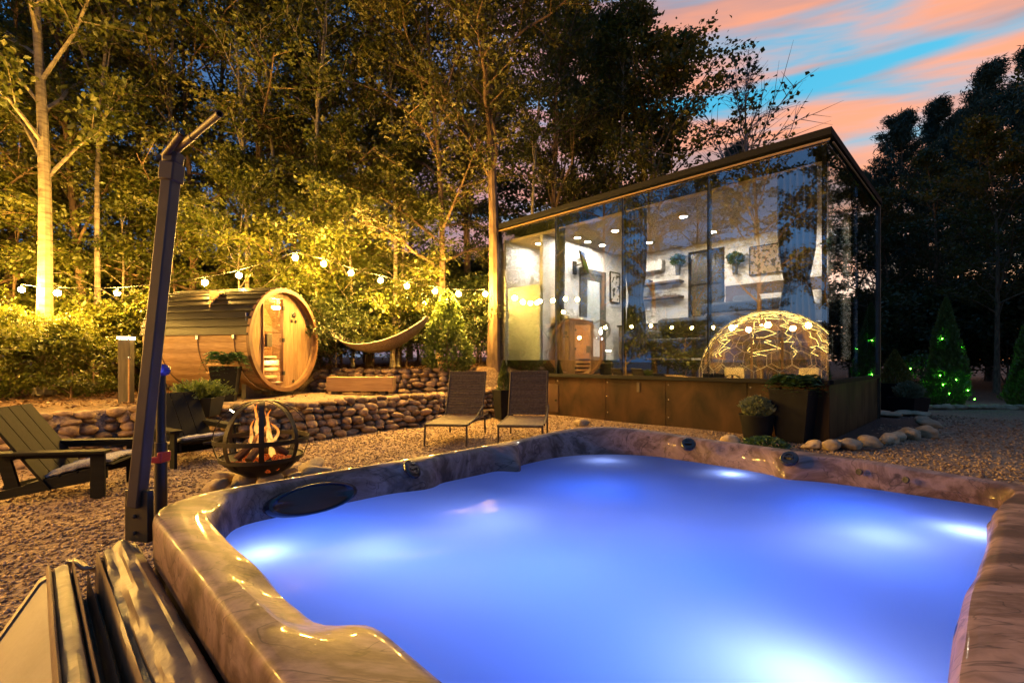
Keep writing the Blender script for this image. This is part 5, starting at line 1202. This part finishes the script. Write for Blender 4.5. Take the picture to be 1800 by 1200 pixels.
# mulch bed at the cabin corner
poly = [G(a, b, 0.13).xy for a, b in ((1462, 788), (1540, 790), (1590, 770), (1640, 752), (1650, 735), (1620, 722), (1545, 716))] + [hw2w(3.4, 0.0, 0).xy, hw2w(0.15, 0.0, 0).xy]
me = MB().add([(q.x, q.y, gz(q.x, q.y) + 0.018) for q in poly], [tuple(range(len(poly)))]).build('mulch_bed', M['mulch']); tagp(me, kind='structure')
for i, (px, py, s) in enumerate(((1465, 792, 0.24), (1498, 792, 0.26), (1535, 788, 0.25), (1571, 782, 0.24), (1605, 771, 0.30), (1585, 776, 0.2), (1637, 768, 0.27), (1640, 752, 0.27), (1625, 742, 0.2), (1432, 790, 0.2), (1285, 783, 0.26), (1022, 746, 0.2))):
    g = G(px, py, 0.10)
    st = link('border_stone', BOULD[(i * 3) % len(BOULD)], None, (g.x, g.y + 0.06, gz(g.x, g.y) + s * 0.24), (rs.uniform(-0.2, 0.2), rs.uniform(-0.2, 0.2), rs.uniform(0, 6)), (s * 1.15, s * 1.1, s * 1.05))
    tagp(st, 'tan sandstone boulder edging the mulch bed along the cabin base', 'stone', 'border stones')
for i, (px, py, s) in enumerate(((1555, 731, 0.42), (1590, 730, 0.36), (1612, 731, 0.34))):
    g = G(px, py, 0.12); st = link('slab_stone', BOULD[(i * 2 + 1) % 8], None, (g.x, g.y, gz(g.x, g.y) + 0.06), (0, 0, rs.uniform(0, 6)), (s * 1.2, s, s * 0.5))
    tagp(st, 'flat sandstone slab lying in front of the low planter', 'stone', 'slab stones')
for i, px in enumerate(range(1625, 1830, 21)):
    g = G(px, 718, 0.12); st = link('edging_stone', BOULD[(i * 5) % 8], None, (g.x, g.y, gz(g.x, g.y) + 0.05), (0, 0, rs.uniform(-0.3, 0.3)), (0.34, 0.25, 0.22))
    tagp(st, 'tan edging stone in the row between gravel yard and arborvitae', 'stone', 'edging stones')

# house plants on the cabin wall
for w, u, z, nm in ((XB - 0.16, 3.72, 3.45, 'trailing plant in a wall pocket between the kitchen shelves and the window'), (XB - 0.14, 2.42, 3.30, 'small plant on the shiplap wall beside the leaf artwork'), (XB - 0.14, 0.62, 3.30, 'small plant on the shiplap wall near the cabin corner')):
    o = add_plant('wall_plant', nm, 'plant', hw2w(w, u, z), cone_bush(rg, 0.26, 0.17, 260, 0.09, round_=True, upright=False), M['fern_leaf'])
    MB().lathe([(0.05, -0.22), (0.07, 0.02), (0.06, 0.02)], 12).build('pot', M['greydoor'], o)
# ------------------------------------------------------------------ garden lamps
def bollard():
    p = G(222, 706, 0.58); p.z = gz(p.x, p.y)
    o = thing('bollard_lamp', 'square wooden bollard lamp with a bright white top beside the path', 'bollard lamp', p, R_(15))
    h = (706 - 594) / F * p.y
    bx('post', (0, 0, h / 2), (0.15, 0.15, h), M['post_wood'], o, bevel=0.005)
    bx('lens', (0, 0, h + 0.016), (0.165, 0.165, 0.03), M['warm_white'], o); bx('cap', (0, 0, h + 0.04), (0.2, 0.2, 0.016), M['black_metal'], o)
    q = thing('stake', 'thin pale stake standing beside the wooden bollard lamp', 'stake', (p.x + 0.12, p.y - 0.1, gz(p.x + .1, p.y)))
    MB().tube([(0, 0, 0), (0, 0, 0.68)], 0.012, 8).build('rod', M['timber'], q)
    MB().lathe([(0.02, 0.66), (0.02, 0.69), (0.005, 0.70)], 8).build('tip', M['steel'], q)
bollard()
p = Vector(at_px(413, 7.05)); p.z = gz(p.x, p.y) + 0.05
o = thing('ground_spotlight', 'small round ground spotlight glowing white on top of the stone wall', 'spotlight', p)
MB().lathe([(0.03, -0.04), (0.05, 0.0), (0.055, 0.05), (0.05, 0.055)], 16, Matrix.Rotation(R_(50), 4, 'X')).build('housing', M['black_metal'], o, smooth=True)
MB().lathe([(0.046, 0.05), (0.046, 0.058), (0.002, 0.064)], 16, Matrix.Rotation(R_(50), 4, 'X')).build('lens', M['warm_white'], o, smooth=True)

# ------------------------------------------------------------------ string lights
def string_lights(label, pts, bulbs):
    """pts: 3D anchor points of the cable; bulbs: 3D positions"""
    c = Vector(pts[0]); o = thing('string_lights', label, 'string lights', c)
    path = []
    for a, b in zip(pts, pts[1:]):
        a, b = Vector(a), Vector(b)
        for k in range(6): q = k / 6; path.append(a.lerp(b, q) - Vector((0, 0, 0.10 * q * (1 - q) * (b - a).length * 0.5)) - c)
    path.append(Vector(pts[-1]) - c)
    MB().tube(path, 0.006, 5).build('cable', M['wire'], o)
    for b in bulbs:
        b = Vector(b) - c
        s = MB().lathe([(0.014, 0.03), (0.014, 0.085), (0.006, 0.09)], 8, Matrix.Translation(b)).build('socket', M['wire'], o)
        MB().lathe([(0.004, -0.06), (0.034, -0.045), (0.049, -0.014), (0.045, 0.014), (0.018, 0.036)], 12, Matrix.Translation(b)).build('bulb', M['bulb'], o, smooth=True)  # bulb drawn oversize, its bloom put into the shape
bp = [(38, 508, 8.6), (101, 514, 8.25), (206, 514, 8.6), (360, 496, 8.3), (420, 483, 8.9), (519, 452, 8.6), (569, 463, 9.0), (617, 479, 9.4), (669, 492, 9.8), (715, 502, 9.9), (765, 511, 10.1), (806, 516, 10.3), (853, 516, 10.5)]
B1 = [P(*q) for q in bp]
up = Vector((0, 0, 0.09))
string_lights('string of glowing amber bulbs hung along the trees above the sauna and hammock', [b + up for b in B1], B1)
B3 = [P(660, 535, 13.0), P(715, 527, 12.6), P(746, 533, 12.8)]
string_lights('short string of small amber bulbs deeper in the trees behind the hammock', [b + up for b in B3], B3)
B2 = [Vector((-9.0, 8.2, 2.65)), Vector((-9.3, 7.4, 2.6)), Vector((-9.4, 6.7, 2.58)), Vector((-9.4, 5.6, 2.62)), Vector((-9.4, 4.8, 2.66)), Vector((-9.5, 3.9, 2.6)), Vector((-9.4, 3.1, 2.58)), Vector((-9.4, 2.2, 2.6)), Vector((-9.5, 1.2, 2.66)), Vector((-9.4, 0.2, 2.7))]
string_lights('string of amber bulbs leading along the yard past the dome', [b + up for b in B2], B2)

# ------------------------------------------------------------------ geodesic dome tent (seen mirrored in the cabin glass)
def dome():
    c = Vector((-7.4, 0.95, 0)); Rd = 2.45; zc = 0.62
    o = thing('dome_tent', 'clear geodesic dome tent wound with golden lights, mirrored in the cabin glass', 'dome tent', c, R_(30))
    bm = bmesh.new(); bmesh.ops.create_icosphere(bm, subdivisions=3, radius=1)
    # dual (hexagon) cells
    fc = {f.index: f.calc_center_median().normalized() for f in bm.faces}
    edges = []
    for e in bm.edges:
        if len(e.link_faces) == 2:
            a, b = (fc[f.index] for f in e.link_faces)
            if a.z > -0.25 and b.z > -0.25: edges.append((a * Rd, b * Rd))
    st = MB()
    for a, b in edges: st.tube([a, b], 0.010, 5, cap=False)
    st.build('struts', mat('white_strut', (0.6, 0.56, 0.48), 0.5), o, loc=(0, 0, zc))
    v = [tuple(q.co * (Rd + 0.02)) for q in bm.verts]; f = [tuple(q.index for q in fa.verts) for fa in bm.faces if fa.calc_center_median().z > -0.28]
    MB().add(v, f).build('skin', M['dome_skin'], o, loc=(0, 0, zc)); bm.free()
    # light ropes draped over the inside
    led = emit('dome_led', (1, 0.66, 0.16), 9.0)
    rr = random.Random(4)
    for i in range(9):
        a = 2 * math.pi * i / 9; pts = []
        for k in range(26):
            e = R_(18 + 66 * k / 25 + 5 * noise.noise(Vector((k * 0.9, i * 5.0, 2)))); aa = a + 0.35 * noise.noise(Vector((k * 0.55, i * 3.0, 0))) / max(0.25, math.cos(e))
            pts.append(Vector((math.cos(aa) * math.cos(e), math.sin(aa) * math.cos(e), math.sin(e))) * (Rd - 0.05))
        MB().tube(pts, 0.009, 5, cap=False).build('light_rope', led, o, loc=(0, 0, zc))
    a = R_(0)                                           # door towards the cabin
    for y in (-0.45, 0.45): bx('door_post', (Rd - 0.12, y, 0.95), (0.08, 0.07, 1.9), M['timber'], o)
    bx('door_head', (Rd - 0.12, 0, 1.93), (0.08, 0.97, 0.07), M['timber'], o)
    MB().lathe([(Rd * 0.96, 0.0), (Rd * 0.97, 0.10), (0.01, 0.105)], 40).build('deck', M['timber'], o)
    for q in range(5): lamp('dome_fill_lamp', o, (1.3 * math.cos(q * 1.257), 1.3 * math.sin(q * 1.257), 2.45), DOME_W / 5, (1.0, 0.49, 0.08), 0.10)  # lamps without fittings, added to carry the ropes' light into the yard
    for i, (x, y, r, nm) in enumerate(((0.7, 1.0, -0.5, 'pale lounge chair inside the dome left of its door'), (0.8, -1.1, 0.5, 'pale lounge chair inside the dome right of its door'))):
        ch = thing('dome_chair', nm, 'chair', Matrix.Rotation(R_(30), 3, 'Z') @ Vector((x, y, 0.105)) + c, R_(30) + r)
        bx('seat', (0, 0, 0.22), (0.7, 0.7, 0.2), M['rope'], ch, bevel=0.05); bx('backrest', (-0.3, 0, 0.55), (0.14, 0.7, 0.6), M['rope'], ch, Matrix.Rotation(R_(-15), 3, 'Y'), bevel=0.05)
        for sx_ in (-0.28, 0.28):
            for sy_ in (-0.28, 0.28): MB().tube([(sx_, sy_, 0), (sx_, sy_, 0.14)], 0.02, 6).build('leg', M['post_wood'], ch)
dome()

# ------------------------------------------------------------------ trees
def perp(d, rg):
    a = rg.normal(0, 1, 3); a -= d * a.dot(d); return a / np.linalg.norm(a)
def tree_meshes(seed, Hh, r0, cb, Rc, nl, leaf, lm, bark, nlimb=26, elev=(15, 55), lean=0.3, wid=0.6, clump=0.13, top=0.35, droop=0.1, twigs=7, ragged=0.3, sides=9):
    rg = np.random.default_rng(seed); tm = MB()
    k = 14; t = np.linspace(0, 1, k)
    ph = rg.uniform(0, 6.28, 4)
    px = lean * (0.5 * np.sin(t * 3.3 + ph[0]) + 0.25 * np.sin(t * 8 + ph[1])) * t * Hh / 10; py = lean * (0.5 * np.sin(t * 2.9 + ph[2]) + 0.25 * np.sin(t * 7 + ph[3])) * t * Hh / 10
    path = np.stack([px, py, t * Hh], 1)
    rad = r0 * (1 - 0.93 * t ** 0.9); rad[0] *= 1.5; rad[1] *= 1.06
    path = np.insert(path, 1, [px[0], py[0], 0.25], 0); rad = np.insert(rad, 1, r0 * 1.12); tt_ = np.insert(t, 1, 0.25 / Hh)
    path[0, 2] = -0.3
    tm.tube([Vector(p) for p in path], list(rad), sides)
    segs = []
    for i in range(nlimb):
        q = cb + (0.98 - cb) * ((i + rg.uniform(0, 1)) / nlimb)
        p0 = np.array([np.interp(q, tt_, path[:, j]) for j in range(3)]); r = np.interp(q, tt_, rad)
        az = i * 2.399 + rg.normal(0, 0.4); el = R_(rg.uniform(*elev)) + q * 0.35
        prof = (0.45 + 0.55 * math.sin(math.pi * min(1, (q - cb) / (1 - cb) * 0.8 + 0.2))) * (1 - (1 - top) * max(0, (q - 0.5) * 2) ** 1.5)
        l = Rc * prof * rg.uniform(1 - ragged, 1 + ragged)
        d = np.array([math.cos(az) * math.cos(el), math.sin(az) * math.cos(el), math.sin(el)])
        pts = [p0]; dd = d.copy()
        for s in range(5):
            dd = dd + rg.normal(0, 0.14, 3) + np.array([0, 0, -droop * 0.5 if s > 1 else 0.04]); dd /= np.linalg.norm(dd); pts.append(pts[-1] + dd * l / 5)
        pts = np.array(pts); rl_ = max(0.008, min(r * 0.55, 0.02 * l)) ; tm.tube([Vector(p) for p in pts], list(rl_ * np.linspace(1, 0.3, 6)), 5, cap=False)
        for j in range(twigs):
            f = 0.22 + 0.78 * (j + rg.uniform(0, 1)) / twigs; x = f * 5; a = int(min(x, 4.999)); b0 = pts[a] + (pts[a + 1] - pts[a]) * (x - a)
            base = pts[a + 1] - pts[a]; base /= np.linalg.norm(base); hd = np.cross(base, [0, 0, 1]); hd /= np.linalg.norm(hd) + 1e-6
            td = base * 0.75 + hd * (1 if j % 2 else -1) * rg.uniform(0.4, 1.0) + rg.normal(0, 0.22, 3) + np.array([0, 0, -droop]); td /= np.linalg.norm(td)
            tl_ = l * rg.uniform(0.18, 0.42) * (1.1 - 0.4 * f) + 0.15
            b1 = b0 + td * tl_; tm.tube([Vector(b0), Vector(b1)], [rl_ * 0.32 + 0.003, 0.003], 3, cap=False)
            segs.append((b0, b1))
    segs = np.array(segs); m = len(segs); idx = rg.integers(0, m, nl); u = rg.uniform(0.1, 1.12, nl)[:, None]
    C = segs[idx, 0] * (1 - u) + segs[idx, 1] * u + rg.normal(0, clump, (nl, 3)) * np.array([1, 1, 0.6])
    D = (segs[idx, 1] - segs[idx, 0]); D /= np.linalg.norm(D, axis=1, keepdims=True); D = D + rg.normal(0, 0.75, (nl, 3)) + np.array([0, 0, -0.25])
    v, f, ti = leafcloud(C, D, leaf, rg, 0.55, wid)
    return tm.mesh('trunk', bark, True), np_mesh('crown', v, f, lm, tint=ti)
TV = {}
TV['birch'] = tree_meshes(1, 13, 0.135, 0.30, 2.6, 16000, 0.12, M['leaf'], M['bark_birch'], 24, (25, 60), 0.28)
TV['tall_a'] = tree_meshes(2, 14, 0.11, 0.20, 2.7, 19000, 0.10, M['leaf'], M['bark'], 34, (10, 50), 0.5)
TV['tall_b'] = tree_meshes(3, 13, 0.10, 0.16, 2.9, 19000, 0.10, M['leaf2'], M['bark'], 34, (5, 45), 0.6)
TV['tall_c'] = tree_meshes(4, 15, 0.14, 0.26, 3.2, 20000, 0.105, M['leaf2'], M['bark'], 36, (15, 55), 0.4)
TV['sapling_a'] = tree_meshes(5, 6.0, 0.045, 0.14, 1.9, 13000, 0.095, M['leaf'], M['bark_birch'], 24, (0, 40), 0.6, droop=0.22)
TV['sapling_b'] = tree_meshes(6, 5.0, 0.04, 0.12, 1.7, 12000, 0.095, M['leaf'], M['bark'], 22, (-5, 35), 0.7, droop=0.25)
TV['slim'] = tree_meshes(15, 14, 0.062, 0.36, 1.7, 7000, 0.10, M['leaf'], M['bark_birch'], 24, (20, 60), 0.5)
TV['far_a'] = tree_meshes(7, 17, 0.18, 0.12, 4.0, 9000, 0.22, M['leaf_dark'], M['bark'], 36, (5, 45), 0.4, clump=0.28, sides=7)
TV['far_b'] = tree_meshes(8, 15, 0.16, 0.10, 3.8, 9000, 0.22, M['leaf_dark'], M['bark'], 36, (0, 45), 0.5, clump=0.28, sides=7)
TV['pine'] = tree_meshes(9, 17, 0.2, 0.32, 3.2, 20000, 0.30, M['needle'], M['bark'], 44, (15, 50), 0.2, wid=0.16, clump=0.17, top=0.3, droop=-0.25, sides=7)
TV['oak_top'] = tree_meshes(10, 13, 0.13, 0.26, 3.4, 10000, 0.15, M['leaf2'], M['bark'], 30, (15, 60), 0.5, clump=0.16, wid=0.75)
TV['bare'] = tree_meshes(12, 9.2, 0.11, 0.35, 2.6, 520, 0.14, M['leaf_dark'], M['bark_pale'], 34, (35, 72), 0.5, clump=0.06, wid=0.8, twigs=12)
TV['shrub'] = tree_meshes(13, 1.7, 0.02, 0.05, 1.0, 5500, 0.095, M['leaf'], M['bark'], 18, (0, 60), 0.8, clump=0.10)
TV['shrub_dark'] = tree_meshes(14, 2.0, 0.025, 0.05, 1.15, 5500, 0.10, M['leaf_dark'], M['bark'], 18, (0, 60), 0.8, clump=0.12)
def tree(kind, x, y, label, group=None, sc=1.0, rot=None, name='forest_tree', cat='tree', lean=(0, 0), zs=None):
    o = thing(name, label, cat, (x, y, gz(x, y) - 0.02), rot if rot is not None else rs.uniform(0, 6.28), group)
    o.scale = (sc, sc, zs or sc); o.rotation_euler.x = lean[0]; o.rotation_euler.y = lean[1]
    t, c = TV[kind]; link('trunk' if cat == 'tree' else 'stem', t, o); link('crown' if cat == 'tree' else 'foliage', c, o)
    return o
def at(px, d): return ((px - 900) / F * d, d)
tree('birch', *at(78, 8.9), 'pale barked birch lit amber at the left of the sauna', rot=0.4, name='birch_tree')
tree('tall_a', *at(150, 10.6), 'slender leaning tree directly behind the pale birch', rot=1.0, sc=0.85, lean=(0, -0.05))
tree('tall_b', *at(773, 11.6), 'slim straight tree rising from behind the cone bush', rot=2.0, sc=0.95)
tree('tall_c', *at(868, 10.9), 'sturdy brown tree close against the end of the cabin', rot=3.0, name='oak_tree')
tree('tall_c', *at(968, 15.5), 'tall tree behind the middle of the cabin roof', rot=5.0, sc=0.95)
g1 = 'slender woodland trees behind the sauna'
l1 = 'slender leafy woodland tree among others behind the barrel sauna'
for kind, px, d, sc in (('tall_b', 330, 11.5, 0.95), ('tall_a', 455, 12.2, 1.0), ('tall_b', 545, 13.0, 1.1), ('tall_a', 650, 13.5, 1.0), ('tall_b', 235, 13.0, 1.0), ('tall_a', 20, 12.5, 1.0), ('tall_b', 700, 16, 1.1), ('tall_a', 390, 15.5, 1.15), ('tall_b', 130, 16, 1.15), ('tall_a', 560, 17, 1.2), ('tall_c', 820, 15.5, 1.0), ('tall_b', -60, 10.5, 1.0)):
    tree(kind, *at(px, d), l1, g1, sc)
for px, d, sc, lb in ((172, 9.9, 1.0, 'thin bare stemmed tree just right of the pale birch'), (428, 10.9, 1.0, 'thin pale stemmed tree rising behind the sauna roof'), (478, 11.6, 1.1, 'thin pale stemmed tree rising behind the sauna door end'), (556, 11.0, 1.05, 'thin pale stemmed tree between the sauna and the hammock'),
        (690, 12.0, 1.0, 'thin pale stemmed tree behind the hammock'), (938, 13.2, 1.0, 'thin pale stemmed tree behind the low end of the cabin roof'), (1090, 16.0, 1.1, 'thin pale stemmed tree behind the middle of the cabin roof'), (300, 11.2, 1.1, 'thin pale stemmed tree behind the rear end of the sauna')):
    tree('slim', *at(px, d), lb, 'thin stemmed trees', sc, name='slender_tree')
g2 = 'low saplings behind the sauna'
for kind, px, d, sc, lb in (('sapling_a', 430, 10.6, 0.85, 'low leafy sapling right behind the metal roof of the barrel sauna'), ('sapling_b', 548, 11.0, 1.0, 'low leafy sapling reaching out beside the door end of the barrel sauna'), ('sapling_a', 620, 11.3, 0.95, 'low leafy sapling above the sauna end of the hammock'),
        ('sapling_b', 30, 10.2, 1.0, 'low leafy sapling behind and left of the pale birch'), ('sapling_a', 700, 12.2, 1.0, 'low leafy sapling behind the middle of the hammock'), ('sapling_b', 300, 11.0, 1.0, 'low leafy sapling behind the rear end of the barrel sauna'), ('sapling_a', 210, 10.6, 0.9, 'low leafy sapling between the birch and the barrel sauna')):
    tree(kind, *at(px, d), lb, g2, sc, name='sapling')
g3 = 'shrubs along the edge of the woods'
l3 = 'leafy green shrub growing along the edge of the woods by the birch'
for px, d, sc in ((30, 8.6, 0.75), (125, 8.3, 0.7), (165, 9.2, 0.9), (-20, 7.9, 0.8), (60, 10.2, 1.0), (215, 10.2, 0.9), (110, 9.9, 1.0)):
    tree('shrub', *at(px, d), l3, g3, sc, name='woodland_shrub', cat='shrub')
l4 = 'dark leafy shrub behind the hammock and the upper stone wall'
for px, d, sc in ((590, 10.3, 0.75), (600, 11.4, 1.0), (655, 12.2, 0.9), (715, 12.6, 0.9), (830, 11.6, 0.8), (545, 10.9, 0.9), (845, 12.9, 1.1), (690, 14, 1.3), (620, 14.5, 1.3), (760, 14, 1.3), (400, 12.5, 1.2), (300, 12.8, 1.2)):
    tree('shrub_dark', *at(px, d), l4, 'dark shrubs behind the hammock', sc, name='dark_shrub', cat='shrub')
g5 = 'far trees of the wood'
l5 = 'dark broad tree deep in the wood beyond the sauna terrace'
for i, (px, d) in enumerate(((-150, 18), (60, 21), (250, 24), (520, 23), (720, 25), (880, 24))):
    tree(('far_a', 'far_b')[i % 2], *at(px, d), l5, g5, rs.uniform(0.85, 1.15))
l6 = 'leafy tree showing above the cabin roof against the sky'
for kind, px, d, sc in (('oak_top', 1085, 17.5, 1.0), ('oak_top', 1170, 18.5, 1.0), ('oak_top', 1050, 23, 1.15), ('oak_top', 1000, 19.5, 1.1), ('oak_top', 1150, 15.5, 0.95)):
    tree(kind, *at(px, d), l6, 'trees above the cabin roof', sc, name='roofline_tree')
tree('bare', *at(1310, 19), 'sparse pale tree with bare twigs above the cabin roof', name='bare_tree', sc=1.38, rot=1.0)
tree('pine', *at(1296, 27), 'dark bushy tree low behind the bare twigs above the roof', sc=0.78)
l7 = 'dark pine standing at the far edge of the yard beyond the cabin'
for px, d, sc in ((1510, 30, 0.75), (1585, 27, 0.88), (1650, 29, 0.98), (1740, 26, 1.0), (1820, 27, 1.1), (1690, 34, 1.1), (1545, 36, 0.85)):
    tree('pine', *at(px, d), l7, 'pines at the edge of the yard', sc, name='pine_tree')
l8 = 'dark leafy tree in the shade beyond the arborvitae'
for kind, px, d, sc in (('far_a', 1480, 24, 0.55), ('far_b', 1560, 22, 0.6), ('far_a', 1640, 21, 0.6), ('far_b', 1850, 19, 0.7), ('far_a', 1500, 33, 0.7), ('far_b', 1780, 30, 0.75), ('far_a', 1600, 30, 0.62), ('far_b', 1700, 24, 0.6)):
    tree(kind, *at(px, d), l8, 'shade trees beyond the arborvitae', sc)
tree('oak_top', *at(1752, 16.5), 'olive leafed tree with pale trunk standing beyond the arborvitae', sc=0.72, rot=0.6, name='hickory_tree')
# trees behind and beside the camera: seen mirrored in the cabin glass
l9 = 'tall tree around the yard seen mirrored in the cabin glass'
for i, (x, y) in enumerate(((-15, 3), (-14, -6), (-16, 9), (-20, -1), (-8, -12), (-22, 6), (-17, -14), (-12.8, -1.5), (-13.5, 6))):
    tree(('tall_c', 'oak_top', 'tall_a')[i % 3], x, y, l9, 'trees mirrored in the glass', rs.uniform(0.9, 1.15), name='yard_tree')
l10 = 'tall tree right of the yard seen mirrored in the cabin end glass'
for i, (x, y) in enumerate(((19, 14.0), (22.5, 16.0), (20, 11.5), (17.5, 10.2), (15, 7), (17, 2), (20, 9), (21, 4), (14, -3), (19, -3), (24, 0), (12, -8), (25, 10))):
    tree(('far_a', 'far_b')[i % 2], x, y, l10, 'trees mirrored in the end glass', rs.uniform(0.75, 0.95), name='yard_tree')
l11 = 'dark rounded bush at the shady far edge of the yard'
for px, d, sc in ((1470, 19, 1.7), (1530, 20, 1.8), (1590, 21, 2.0), (1640, 20, 1.8), (1700, 22, 2.0), (1770, 19, 1.8), (1830, 20, 2.0), (1490, 27, 2.6), (1560, 28, 2.8), (1620, 27, 2.6), (1680, 29, 2.8), (1750, 28, 2.8), (1820, 27, 2.8), (1900, 22, 2.2)):
    tree('shrub_dark', *at(px, d), l11, 'bushes at the far edge of the yard', sc, name='edge_bush', cat='bush')
for px, d, sc in ((735, 16, 1.6), (785, 17, 1.7), (840, 17, 1.7), (690, 18, 1.8), (640, 18, 1.8), (580, 18, 1.8), (520, 18, 1.8), (440, 17, 1.7), (350, 17, 1.8), (250, 16, 1.7), (170, 15, 1.6), (80, 15, 1.7), (0, 14, 1.6)):
    tree('shrub_dark', *at(px, d), 'large dark bush filling the woods behind the slender trees', 'bushes deep in the woods', sc, name='wood_bush', cat='bush')
for i, (x, y) in enumerate(((-17, 6), (-19, 1), (-18, -5), (-24, 8), (-25, -3), (-14, -9), (-20, -12), (-26, 3))):
    tree(('far_a', 'far_b')[i % 2], x, y, 'broad dark tree left of the yard behind the dome tent', 'broad trees behind the dome', 0.5, name='yard_tree')
for i, (x, y) in enumerate(((-13, 5), (-13.5, 2), (-13, -2), (-14, 8), (-12, -5.5), (-16, -7))):
    tree('shrub_dark', x, y, 'dark bush left of the yard behind the dome tent', 'bushes behind the dome', 1.5, name='yard_bush', cat='bush')
